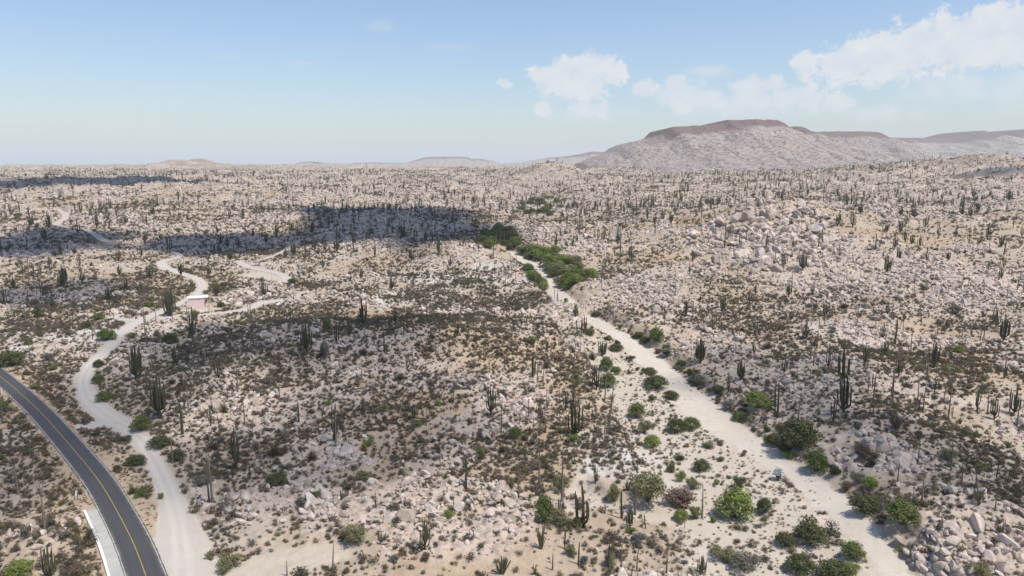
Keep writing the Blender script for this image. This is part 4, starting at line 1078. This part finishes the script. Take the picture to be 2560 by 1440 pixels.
for i in range(len(ca)):
    put_cardon(tuple(cb[i] - [0, 0, 0.15]), ch[i], cw[i], ca[i, 1] - ca[i, 2], 'cardon cacti standing over the desert', rr)
ia = np.array(CIRIOS, float); ib = at(ia[:, 0], ia[:, 1]); _, ih = px_size(ib, 0 * ia[:, 0], ia[:, 1] - ia[:, 2])
def put_cirio(loc, h, hp, grp, rr):
    t, w, low = rr.choice(CIRIO); s = h / 10.0
    look = ('tall ' if h > 7 else 'short ' if h < 4 else '') + rr.choice(['bare pole-like cirio tree', 'thin grey cirio pole', 'tapering cirio tree'])
    f = min(1.6, max(0.9, 0.8 / s ** 0.5)) * s
    if hp > 55:
        o = thing('cirio_tree', None, loc, rr.uniform(0, 6.28), (f, f, s), look, 'tree', grp, (rr.uniform(-.03, .03), rr.uniform(-.03, .03)))
        child('trunk', t, o); child('twigs', w, o)
    else:
        o = thing('cirio_tree', low, loc, rr.uniform(0, 6.28), (f, f, s), look, 'tree', grp, (rr.uniform(-.03, .03), rr.uniform(-.03, .03)))
for i in range(len(ia)): put_cirio(tuple(ib[i]), ih[i], ia[i, 1] - ia[i, 2], 'cirio trees rising like poles', rr)
pa = np.array(PIPE_AT, float); pb = at(pa[:, 0], pa[:, 1]); pw, ph_ = px_size(pb, pa[:, 3], pa[:, 1] - pa[:, 2])
for i in range(len(pa)):
    thing('organ_pipe_cactus', rr.choice(PIPES), tuple(pb[i]), rr.uniform(0, 6.28), (pw[i] / 2.0, pw[i] / 2.0, ph_[i] / 3.0 * 1.1), rr.choice(['thin-stemmed organ pipe cactus', 'sprawling organ pipe cactus']), 'cactus', 'organ pipe cactus clumps')
LOOKC = {'bright': 'bright green', 'green': 'leafy green', 'dark': 'dark green', 'olive': 'pale olive', 'grey': 'dull grey-green', 'blue': 'bluish grey', 'brown': 'dry brown'}
def put_bush(loc, w, h, hue, grp, rr, wp):
    crown, stems = rr.choice(FULL if w > 3.3 and hue in ('bright', 'green', 'dark') else BUSH)
    look = ('huge ' if w > 6 else 'large ' if w > 4 else 'small ' if w < 2.2 else '') + LOOKC[hue] + rr.choice([' bush', ' shrub-like bush'] if hue in ('grey', 'brown') else [' bush', ' leafy bush'])
    o = thing('bush', None, loc, rr.uniform(0, 6.28), (w / 1.7, w / 1.7, h / 1.4), look, 'bush', grp)
    child('crown', crown, o, GREENS[hue]); child('stems', stems, o)
    return o
bl = list(BUSHES)
def inside(poly, x, y):
    c = False; n = len(poly)
    for i in range(n):
        x0, y0 = poly[i]; x1, y1 = poly[i - 1]
        if (y0 > y) != (y1 > y) and x < (x1 - x0) * (y - y0) / (y1 - y0) + x0: c = not c
    return c
n_single = len(bl)
for poly, n, w, h, hues in GROVES:
    xs = [p[0] for p in poly]; ys = [p[1] for p in poly]; k = 0
    while k < n:
        x, y = rr.uniform(min(xs), max(xs)), rr.uniform(min(ys), max(ys))
        if inside(poly, x, y):
            s = rr.uniform(0.7, 1.35); bl.append((x, y, w * s, h * s, rr.choice(hues))); k += 1
_w = smooth_line(wash_low, 2.0); _t = np.gradient(_w[:, :2], axis=0); _t /= np.linalg.norm(_t, axis=1, keepdims=True)
for k in range(64):
    i_ = rr.randrange(3, len(_w) - 30); sd_ = 1 if rr.random() < 0.75 else -1
    nv = np.array([-_t[i_, 1], _t[i_, 0]]); nv = nv * (sd_ if nv[0] > 0 else -sd_)
    q_ = _w[i_, :2] + nv * (_w[i_, 2] + rr.uniform(0.6, 4.0)); z_ = float(Hg(q_[:1], q_[1:])[0])
    x_, y_, d_ = project(q_[0], q_[1], z_)
    if 0 < x_ < 2560 and 780 < y_ < 1436:
        w_ = rr.uniform(1.2, 3.0) * F / d_; bl.insert(n_single, (x_, y_, w_, w_ * rr.uniform(0.5, 0.8), rr.choice(['dark', 'grey', 'brown', 'olive', 'dark', 'green']))); n_single += 1
ba = np.array([b[:4] for b in bl], float); bb = at(ba[:, 0], ba[:, 1] - 0.06 * ba[:, 3]); bw, bh = px_size(bb, ba[:, 2], ba[:, 3]); bh = np.minimum(bh, 7.5); bw = np.minimum(bw, 8.5) * 1.08
for i in range(len(bl)):
    put_bush(tuple(bb[i]), bw[i], max(bh[i], bw[i] * 0.45), bl[i][4], 'green bushes of the desert' if i < n_single else 'trees of the valley groves', rr, bl[i][2])
aa = np.array(BARES, float); ab = at(aa[:, 0], aa[:, 1]); aw, ah = px_size(ab, aa[:, 2], aa[:, 3])
for i in range(len(aa)):
    thing('bare_shrub', rr.choice(BARE), tuple(ab[i]), rr.uniform(0, 6.28), (aw[i] / 2, aw[i] / 2, ah[i] / 1.35), 'leafless grey twig shrub', 'shrub', 'leafless twig shrubs')

# ------------------------------------------------------------------ fan palms
M_FROND = objcol('blue_fan_fronds', [(0.0, (0.40, 0.45, 0.44)), (1.0, (0.44, 0.49, 0.48))], 0.6, 3, 0.2, 0.7, 0.2, 0)
M_FRONDG = objcol('green_fan_fronds', [(0.0, (0.12, 0.15, 0.09)), (1.0, (0.14, 0.17, 0.10))], 0.7, 3, 0.2, 0.7, 0.2, 0)
M_SKIRT = objcol('dead_fronds', [(0.0, (0.09, 0.075, 0.06)), (1.0, (0.11, 0.09, 0.07))], 0.95, 3, 0.2, 0.7, 0, 0)
def fan(R_, top, elev, ang, stalk, blade):
    d = np.array([math.cos(ang) * math.cos(elev), math.sin(ang) * math.cos(elev), math.sin(elev)])
    side = np.array([-math.sin(ang), math.cos(ang), 0]); up = np.cross(d, side)
    c = top + d * stalk; V_, Fc = [], []
    w = side * 0.02
    V_ += [top - w, top + w, c + w, c - w]; Fc.append((0, 1, 2, 3))
    for k in range(13):
        a = (k - 6) / 6 * 1.9
        t = d * math.cos(a) + side * math.sin(a); b = c + t * blade * (1 - 0.05 * abs(k - 6)) - np.array([0, 0, 0.12 * blade])
        p = np.cross(t, up); p /= np.linalg.norm(p); o = len(V_)
        V_ += [c, c + t * blade * 0.55 + p * 0.045 * blade + up * 0.03, b, c + t * blade * 0.55 - p * 0.045 * blade - up * 0.03]; Fc.append((o, o + 1, o + 2, o + 3))
    return V_, Fc
def palm(px, py, hp, wp, mfrond, label, trunk_frac):
    p = at([px], [py]); w, h = px_size(p, np.array([wp]), np.array([hp])); w, h = float(w[0]), float(h[0]); p = p[0]
    th = h * trunk_frac; o = thing('fan_palm', None, tuple(p), 0.0, (1, 1, 1), '', 'palm', 'fan palms', label=label)
    child('trunk', new_mesh('palm_trunk', *tube([(0, 0, -0.4), (0.03, 0, th * 0.5), (0, 0.03, th)], [0.28, 0.22, 0.2], 8), smooth=True, mats=[M_BARK]), o)
    st = w * 0.24; bld = w * 0.42
    for k in range(18):
        el = 1.35 - 1.55 * (k / 17); f = fan(R_, np.array([0, 0, th]), el, k * 2.4, st, bld)
        child('frond', new_mesh('frond', *f, mats=[mfrond]), o)
    sk = [fan(R_, np.array([0, 0, th * 0.97]), -0.9 - 0.5 * R_.random(), k * 2.4 + 1, st * 0.5, bld * 0.9) for k in range(16)]
    child('skirt', new_mesh('palm_skirt', *join(sk), mats=[M_SKIRT]), o)
palm(1945, 1202, 37, 27, M_FROND, 'silvery blue fan palm alone on the open sand', 0.55)
palm(1666, 893, 36, 30, M_FRONDG, 'grey green fan palm at the rocky edge of the upper wash', 0.55)
palm(1350, 677, 38, 16, M_FRONDG, 'tall thin palm among the valley thickets', 0.85)

# ------------------------------------------------------------------ house, roadside furniture, gravel heap
def box(x0, x1, y0, y1, z0, z1):
    V_ = [(x, y, z) for z in (z0, z1) for y in (y0, y1) for x in (x0, x1)]
    return V_, [(0, 2, 3, 1), (4, 5, 7, 6), (0, 1, 5, 4), (2, 6, 7, 3), (0, 4, 6, 2), (1, 3, 7, 5)]
hp_ = at([495], [768])[0]; _, _, hd = project(hp_[0], hp_[1], hp_[2]); k = hd / F
ang = math.atan2(-hp_[0], hp_[1]) * 0.9
W_ = 48 * k; Hh = 16 * k; Dd = 5.0
hz = max(float(Hg(np.array([hp_[0] + dx]), np.array([hp_[1] + dy]))[0]) for dx in (-4, 0, 4) for dy in (-2, 0, 3)) + 0.05
house = thing('house', None, (hp_[0], hp_[1], hz), ang, (1, 1, 1), '', 'house', None, label='small pink single room house with flat white roof')
child('wall', new_mesh('wall', *box(-W_ * 0.46, W_ * 0.32, 0.02, Dd, -1.5, Hh - 0.05), mats=[M_PINK]), house)
roof = child('roof', new_mesh('roof', *box(-W_ / 2, W_ / 2, -0.28, Dd + 0.3, Hh - 0.05, Hh + 0.2), mats=[M_ROOF]), house)
child('parapet', new_mesh('parapet', *box(-W_ / 2, W_ / 2, -0.283, -0.15, Hh + 0.2, Hh + 0.3), mats=[M_ROOF]), roof)
for x in (-W_ * 0.49, W_ * 0.36, W_ * 0.475): child('post', new_mesh('post', *box(x - 0.1, x + 0.1, -0.2, -0.02, -1.5, Hh - 0.052), mats=[M_POST if x > 0 else M_ROOF]), house)
child('vent', new_mesh('vent', *box(0.2, 0.75, 0.0, 0.019, Hh - 0.75, Hh - 0.5), mats=[M_DARK]), house)
child('door', new_mesh('door', *box(W_ * 0.321, W_ * 0.325, 1.6, 2.6, -0.1, 2.1), mats=[M_POST]), house)
for (x, y, lb) in ((281, 1180, 'white marker post beside the highway, nearest to the dark bushes'), (305, 1213, 'white marker post on the verge between highway and track'), (216, 1239, 'white marker post at the highway edge by the culvert'), (188, 1216, 'white marker post just above the culvert headwall'), (4, 980, 'white marker post at the far end of the highway')):
    p = at([x], [y])[0]
    o = thing('marker_post', None, tuple(p), 0.6, (1, 1, 1), '', 'post', 'white marker posts', label=lb)
    child('post', new_mesh('marker', *box(-0.09, 0.09, -0.06, 0.06, -0.3, 1.05), mats=[M_KERB]), o)
    child('reflector', new_mesh('reflector', *box(-0.07, 0.07, -0.075, -0.061, 0.75, 0.95), mats=[M_REFL]), o)
p = at([191], [1243])[0]
hw = thing('culvert_headwall', None, tuple(p), math.radians(118), (1, 1, 1), '', 'headwall', None, label='weathered concrete culvert headwall beside the highway')
child('wall', new_mesh('headwall', *box(-1.5, 1.5, -0.18, 0.18, -0.8, 0.85), mats=[M_CONC]), hw)
child('opening', new_mesh('opening', *box(-0.5, 0.5, -0.2, -0.181, -0.3, 0.45), mats=[M_DARK]), hw)
p = at([701], [760])[0]; _, _, d_ = project(p[0], p[1], p[2])
nx = 34; xs = np.linspace(-1, 1, nx); XX, YY = np.meshgrid(xs, xs); rr2 = XX ** 2 + YY ** 2
ZZ = np.clip(1 - rr2, 0, 1) ** 0.9 * 1.0 * (0.55 + 0.9 * fbm(XX * 2.3 + 4, YY * 2.3, 5, 4)) - 0.25
hs = 15 * d_ / F
thing('gravel_heap', grid_mesh('gravel_heap', np.stack([XX * hs, YY * hs * 1.1, ZZ * 1.1], -1).reshape(-1, 3), nx, nx, M_GRAV), tuple(p), 0.0, (1, 1, 1), '', 'gravel', None, label='heap of white gravel at the end of the dirt branch')

# ------------------------------------------------------------------ the rest of the plants and stones, scattered
def sample(n, rmin, rmax, r0, ex, half=math.radians(46)):
    q = np.linspace(rmin, rmax, 4000); pdf = q * np.where(q < r0, 1.0, (r0 / q) ** ex); c = np.cumsum(pdf); c /= c[-1]
    r = np.interp(rng.random(n), c, q); th = rng.uniform(-half, half, n)
    return r * np.sin(th), r * np.cos(th), r
def in_view(x, y, z, m=0):
    px, py, d = project(x, y, z)
    return (px > m) & (px < 2560 - m) & (py > 380) & (py < 1440 - m), px, py, d
keep = np.vstack([bb[:, :2], cb[:, :2]]); keepr = np.r_[bw * 0.45, np.full(len(cb), 0.4)]
def clear_of(x, y):
    ok = np.ones(len(x), bool); srt = np.argsort(x); xs = x[srt]
    for i in range(len(keep)):
        a, b = np.searchsorted(xs, (keep[i, 0] - keepr[i], keep[i, 0] + keepr[i])); k = srt[a:b]
        ok[k] &= (x[k] - keep[i, 0]) ** 2 + (y[k] - keep[i, 1]) ** 2 > keepr[i] ** 2
    return ok & ((x - hp_[0]) ** 2 + (y - hp_[1] - 2.5) ** 2 > 30)
def stuff_and_things(x, y, s, zs, meshes, name, stuffname, looks, cat, grp, n_ind, stufflabel, coll, sink, tilt, rr):
    z = Hg(x, y) - sink * s
    vis, px, py, d = in_view(x, y, z, 12)
    size = np.where(vis, s / d, 0)
    order = np.argsort(-size); ind = order[:n_ind]
    idx = rng.integers(0, len(meshes), len(x)); rot = np.stack([rng.uniform(-tilt, tilt, len(x)), rng.uniform(-tilt, tilt, len(x)), rng.uniform(0, 6.28, len(x))], -1)
    scl = np.stack([s * rng.uniform(0.8, 1.2, len(x)), s * rng.uniform(0.8, 1.2, len(x)), s * zs], -1)
    for i in ind:
        thing(name, meshes[idx[i]], (float(x[i]), float(y[i]), float(z[i])), float(rot[i, 2]), tuple(float(v) for v in scl[i]), looks(float(s[i]), rr), cat, grp, (float(rot[i, 0]), float(rot[i, 1])))
    m = np.ones(len(x), bool); m[ind] = False
    scatter(stuffname, np.stack([x, y, z], -1)[m], rot[m], scl[m], idx[m], coll, stufflabel)
# boulders
x, y, r = (np.r_[a, b] for a, b in zip(sample(200000, 96, 400, 400, 2), sample(280000, 400, 1600, 400, 2.1)))
rk, bare, sd = G_rock(x, y), G_bare(x, y), G_sand(x, y)
patch = fbm(x / 12, y / 12, 131, 4)
p_acc = np.clip((rk - 0.15) * 1.15, 0, 1) ** 1.2 * (0.06 + 1.05 * sstep(0.36, 0.62, patch)) + (0.035 + 0.06 * sstep(380, 520, r)) * sstep(0.4, 0.7, patch) + 0.3 * np.clip(rk - 0.1, 0, 1) * sstep(360, 520, r)
ok = (rng.random(len(x)) < p_acc * (1 - bare) * np.where(sd > 0.3, 0.1, 1))
x, y, r, rk = x[ok], y[ok], r[ok], rk[ok]
ok = clear_of(x, y); x, y, r, rk = x[ok], y[ok], r[ok], rk[ok]
s = np.exp(rng.normal(-0.27, 0.55, len(x))) * (0.7 + 0.65 * np.clip(rk, 0, 1.2)) * (1 + 0.9 * sstep(200, 700, r)); s = np.clip(s, 0.35, 4.2)
outc = np.exp(-((x - 178) / 50) ** 2 - ((y - 500) / 40) ** 2); s = s * (1 + 1.6 * outc * (rng.random(len(x)) < 0.5))
BIGB = [(1130, 1108, 36), (1112, 1130, 26), (1160, 1120, 26), (1099, 1190, 30), (1316, 838, 14), (1372 - 10, 842, 18), (1410 - 5, 882, 10), (585, 1250, 40), (600, 1290, 36), (2395, 1350, 40), (2300, 1400, 36), (2330, 1330, 34), (2270, 1385, 30), (2420, 1400, 34), (2350, 1420, 44), (2226, 1095, 26), (1280, 1330, 34), (1305, 1275, 30), (1245, 1250, 30), (2460, 740, 30), (2410, 760, 34), (2550, 830, 30), (2440, 712, 18), (1882, 600, 34), (1930, 622, 30), (1850, 640, 32), (1800, 660, 26), (1960, 590, 26), (2000, 625, 28), (1905, 560, 24), (1860, 572, 22), (1770, 690, 20), (1905, 690, 18), (1840, 602, 24), (1898, 585, 26), (2060, 600, 36), (2140, 700, 30), (2190, 800, 34), (1640, 780, 34), (900, 625, 18), (870, 605, 18), (925, 628, 16), (885, 615, 14), (1130, 1020, 24), (870, 1170, 26), (820, 1130, 30), (760, 1140, 26), (860, 1290, 34), (1050, 1320, 30), (410, 1040, 22), (600, 1170, 18), (575, 1195, 16), (110, 1335, 26), (140, 1305, 24)]
for (cx_, cy_, rx_, ry_, n_, lo_, hi_) in ((1910, 612, 195, 75, 80, 20, 46), (1920, 605, 220, 85, 90, 10, 24), (2360, 1370, 130, 70, 46, 20, 40), (2180, 1130, 130, 50, 36, 14, 26), (1150, 1130, 110, 55, 26, 16, 30), (600, 1290, 36, 60, 14, 20, 36), (1275, 1310, 55, 70, 22, 18, 32), (890, 615, 50, 22, 16, 8, 16), (2480, 700, 90, 60, 22, 12, 24)):
    for _ in range(n_):
        a_ = rr.uniform(0, 6.283); q_ = rr.random() ** 0.6
        BIGB.append((cx_ + rx_ * q_ * math.cos(a_), cy_ + ry_ * q_ * math.sin(a_), rr.uniform(lo_, hi_)))
BIGB = [b for b in BIGB if b[1] < 1439]
ga = np.array(BIGB, float); gb = at(ga[:, 0], ga[:, 1]); gw, _ = px_size(gb, ga[:, 2], ga[:, 2])
x = np.r_[x, gb[:, 0]]; y = np.r_[y, gb[:, 1]]; s = np.r_[s, gw]
stuff_and_things(x, y, s, rng.uniform(0.75, 1.15, len(x)), ROCKS, 'boulder', 'rubble', lambda v, q: ('huge ' if v > 4.5 else 'large ' if v > 2.2 else 'medium ' if v > 1.5 else 'small ') + q.choice(['rounded pink boulder', 'pale weathered boulder', 'angular grey-pink boulder']), 'boulder', 'granite boulders', 300, 'broken granite rubble covering the slopes', proto_collection('rubble_rocks', ROCKS), -0.12, 1.1, random.Random(4))
# dry shrubs
x, y, r = (np.r_[a, b] for a, b in zip(sample(142000, 96, 400, 400, 2), sample(270000, 400, 2800, 400, 2.0)))
rk, bare, sd = G_rock(x, y), G_bare(x, y), G_sand(x, y)
dens = 0.22 + 0.95 * sstep(0.34, 0.62, fbm(x / 20, y / 20, 141, 4)) + 0.6 * np.exp(-((x + 55) / 75) ** 2 - ((y - 225) / 60) ** 2)
dens = dens * (1 - 0.5 * np.clip(rk, 0, 1)) * np.where(sd > 0.3, 0.22, 1) * (1 - 0.6 * np.exp(-((x - 200) / 170) ** 2 - ((y - 450) / 190) ** 2)) * (1 - 0.25 * sstep(450, 900, r)) + 0.45 * sstep(-420, -360, x) * sstep(60, -10, x) * sstep(470, 530, y) * sstep(780, 680, y)
ok = (rng.random(len(x)) < dens * 0.95 * (1 - bare))
x, y, r = x[ok], y[ok], r[ok]
ok = clear_of(x, y); x, y, r = x[ok], y[ok], r[ok]
s = np.exp(rng.normal(0.02, 0.42, len(x))) * (r / 330).clip(1, None) ** 0.62
stuff_and_things(x, y, s, rng.uniform(0.75, 1.1, len(x)), SHRUB, 'desert_shrub', 'shrubbery', lambda v, q: ('broad ' if v > 1.7 else 'small ' if v < 1.2 else '') + q.choice(['dry grey-brown shrub', 'twiggy brown shrub', 'dull leafless shrub']), 'shrub', 'dry desert shrubs', 300, 'dry brown scrub dotted over the desert', proto_collection('scrub_plants', SHRUB), 0.02, 0.1, random.Random(5))
# pale tufts of the sandy floodplain and verges
x, y, r = sample(130000, 96, 420, 400, 2)
bare, sd = G_bare(x, y), G_sand(x, y)
ok = (rng.random(len(x)) < np.where((sd > 0.25) & (bare < 0.3), 0.75, 0.10) * (1 - bare) * sstep(0.3, 0.6, fbm(x / 6, y / 6, 151, 3)) + 0.07 * (sd > 0.9) * sstep(0.5, 0.68, fbm(x / 7, y / 7, 153, 3))) & clear_of(x, y) & (road_info(x, y)[0] > RHW + 1)
dtr = np.full(len(x), 9.0)
for T in TRACKS: dtr = np.minimum(dtr, pdist(x, y, T))
ok &= dtr > 0.2
x, y = x[ok], y[ok]
scatter('weeds', np.stack([x, y, Hg(x, y)], -1), np.stack([0 * x, 0 * x, rng.uniform(0, 6.28, len(x))], -1), np.repeat(rng.uniform(0.45, 1.15, len(x))[:, None], 3, 1), rng.integers(0, 3, len(x)), proto_collection('weed_tufts', TUFT), 'pale grey weed tufts on the sandy flat')
k_ = rng.integers(0, len(road), 9000); of_ = rng.uniform(RHW + 0.25, RHW + 6.5, 9000) * np.where(rng.random(9000) < 0.6, SIDE, -SIDE)
T_ = np.gradient(road, axis=0); T_ /= np.linalg.norm(T_, axis=1, keepdims=True)
x = road[k_, 0] + T_[k_, 1] * of_; y = road[k_, 1] - T_[k_, 0] * of_; ds_ = np.r_[0, np.cumsum(np.linalg.norm(np.diff(road, axis=0), axis=1))][k_]
ok = (fbm(x / 4, y / 4, 155, 3) > 0.45) & ~((np.sign(of_) == SIDE) & (ds_ > S_AP - 2) & (np.abs(of_) < RHW + 2.5)) & (x > -240) & (y > 80)
for T in TRACKS: ok &= pdist(x, y, T) > 0.3
x, y = x[ok], y[ok]
M_DRY = objcol('dry_grass', [(0.0, (0.30, 0.22, 0.10)), (0.5, (0.26, 0.19, 0.10)), (1.0, (0.22, 0.15, 0.08))], 0.95, 5, 0.2, 0.6, 0.3, 0)
DRYT = [new_mesh('dry_tuft', *small_shrub(R_, 20, 90, 0.9), mats=[M_DRY]) for v in range(3)]
scatter('grass', np.stack([x, y, Hg(x, y)], -1), np.stack([0 * x, 0 * x, rng.uniform(0, 6.28, len(x))], -1), np.repeat(rng.uniform(0.35, 0.9, len(x))[:, None], 3, 1), rng.integers(0, 3, len(x)), proto_collection('dry_grass_tufts', DRYT), 'dry yellow grass along the highway verge')
# cacti and cirio poles beyond those read off one by one
x, y, r = sample(17500, 170, 3200, 700, 1.5)
bare, sd = G_bare(x, y), G_sand(x, y); den = 0.35 + 0.9 * sstep(0.4, 0.65, fbm(x / 130, y / 130, 161, 3))
ok = (rng.random(len(x)) < den * np.where(r < 420, 0.6, 0.8) * (1 - bare)) & (sd < 0.4)
x, y, r = x[ok], y[ok], r[ok]; z = Hg(x, y); vis, px, py, d = in_view(x, y, z, 6)
isc = rng.random(len(x)) < np.where(r < 420, 0.03, 0.45)
h = np.where(isc, rng.uniform(5, 10.5, len(x)), rng.uniform(3, 9, len(x)))
order = np.argsort(-np.where(vis, h / d, 0)); nc = nn = 0; used = np.zeros(len(x), bool)
for i in order:
    hp = h[i] / d[i] * F
    if isc[i] and nc < 300 - len(ca):
        put_cardon((float(x[i]), float(y[i]), float(z[i]) - 0.1), float(h[i]), float(h[i] * rr.choice([0.08, 0.16, 0.22, 0.28, 0.36])), hp, 'cardon cacti standing over the desert', rr); nc += 1; used[i] = True
    elif not isc[i] and nn < 300 - len(ia):
        put_cirio((float(x[i]), float(y[i]), float(z[i])), float(h[i]), hp, 'cirio trees rising like poles', rr); nn += 1; used[i] = True
fm = [CARDON[k][v][1] for k in ('duo', 'few', 'mid') for v in range(4)] + [c[2] for c in CIRIO]
u = ~used
ii = np.where(isc, rng.integers(0, 12, len(x)), rng.integers(12, 17, len(x)))
scatter('vegetation', np.stack([x, y, z], -1)[u], np.stack([0 * x, 0 * x, rng.uniform(0, 6.28, len(x))], -1)[u], np.stack([h / 10 * 0.95, h / 10 * 0.95, h / 10], -1)[u], ii[u], proto_collection('far_cacti', fm), 'distant cacti and cirio poles across the plain')

# ------------------------------------------------------------------ labels: each thing is placed by the nearest landmark
LANDMARKS = [(495,760,'the pink house'),(1945,1190,'the silvery fan palm'),(1839,1262,'the huge bright wash bush'),(2252,1285,'the bushes above the boulder heap'),(265,1370,'the white kerb'),(190,1233,'the culvert headwall'),
(399,1000,'the giant cardon by the track'),(591,1125,'the cardon above the boulder pile'),(1460,1262,'the tall curved-arm cardon'),(1439,1050,'the brown-stemmed cardon on the bank'),(2108,985,'the stacked pair of cardons'),(1751,880,'the fan-shaped cardon over the wash'),
(1491,945,'the thick cardon over the floodplain'),(340,905,'the cardon inside the track bend'),(767,850,'the wide cardon on shaded hill'),(1995,1085,'the dark thicket at wash bend'),(2350,1365,'the big boulder heap'),(1135,1110,'the overhanging boulder'),(595,1290,'the boulder pile by the track'),
(1280,1310,'the grey boulder slope'),(1900,600,'the rocky outcrop'),(885,1340,'the olive bush by bare sand'),(568,1410,'the olive bush at the pullout'),(52,1425,'the bright bush below the highway'),(265,840,'the round bush at the fork'),(30,898,'the thicket above the highway'),
(1640,840,'the bush where the wash narrows'),(1890,1000,'the bright bush on the bank'),(2509,825,'the cardon under the big boulders'),(2334,890,'the dark leaning cardon'),(1228,1000,'the many-stemmed central cardon'),(700,757,'the white gravel heap'),(690,698,'the bare sandy loop'),
(1240,600,'the dark valley grove'),(1425,690,'the bright valley grove'),(1345,520,'the farthest green grove'),(835,1060,'the tall grey-green cardon pair'),(1062,1335,'the cardon above the bare patch'),(1620,1225,'the wide olive tree'),(2130,1375,'the round bush near lower wash'),(2440,1190,'the poles on the sandy slope'),
(155,545,'the zigzag track'),(110,690,'the cardons on the plain'),(1126,650,'the cardon on the white ridge'),(2250,600,'the hillside cardon stand'),(2520,490,'the cardon on the upper ridge'),(1700,720,'the rubble slope'),(450,480,'the shaded plain'),(900,500,'the pale middle plain'),(1700,470,'the mesa foot'),(2050,750,'the rubble hillside'),(1050,800,'the shaded hill crest'),(2000,870,'the cardons on the rubble slope'),(1340,800,'the spur over the wash'),(700,1180,'the shaded scrub hollow')]
LA = np.array([[l[0], l[1]] for l in LANDMARKS], float)
ORD = ['nearest', 'second', 'third', 'fourth', 'fifth', 'sixth', 'seventh', 'eighth', 'ninth', 'tenth', 'eleventh', 'twelfth', 'thirteenth', 'fourteenth', 'fifteenth', 'sixteenth', 'seventeenth', 'eighteenth', 'nineteenth', 'twentieth']
TENS = {20: 'twenty', 30: 'thirty', 40: 'forty', 50: 'fifty', 60: 'sixty', 70: 'seventy', 80: 'eighty', 90: 'ninety'}
def ordinal(i):
    if i < 20: return ORD[i]
    n = i + 1; a, b = n // 10 * 10, n % 10
    return TENS.get(a, 'hundredth') + ('-' + (['', 'first'] + ORD[1:9])[b] if b else 'th')
bucket = {}
for o, look in RECORDS:
    l = o.location; px, py, _ = project(l.x, l.y, l.z)
    dd = np.hypot(LA[:, 0] - px, (LA[:, 1] - py) * 1.2); k = int(dd.argmin()); dx, dy = px - LA[k, 0], (py - LA[k, 1]) * 1.2
    way = ('toward the mesa' if dx > 0 else 'toward the highway') if abs(dx) > abs(dy) else ('toward the viewer' if dy > 0 else 'toward the horizon')
    bucket.setdefault((look, k, way), []).append((float(dd[k]), o))
for (look, k, way), lst in bucket.items():
    lst.sort(key=lambda t: t[0])
    for i, (_, o) in enumerate(lst): o['label'] = '%s, %s from %s %s' % (look, ordinal(i), LANDMARKS[k][2], way)

# ------------------------------------------------------------------ haze: even, thin desert air
def haze_build(nt, b, out):
    nt.nodes.remove(b)
    v = N(nt, 'ShaderNodeVolumePrincipled')
    v.inputs['Color'].default_value = (0.80, 0.905, 0.98, 1); v.inputs['Density'].default_value = HAZE; v.inputs['Anisotropy'].default_value = 0.0
    nt.links.new(v.outputs[0], out.inputs['Volume'])
HAZE = 5.2e-5
zmin = float(GZ.min()) - 2.0
add('haze', new_mesh('haze', *box(-26500, 26500, -26500, 26500, zmin - 1, 520), mats=[mat('thin_haze', haze_build)]), kind='stuff', label='thin pale desert haze over the plain')
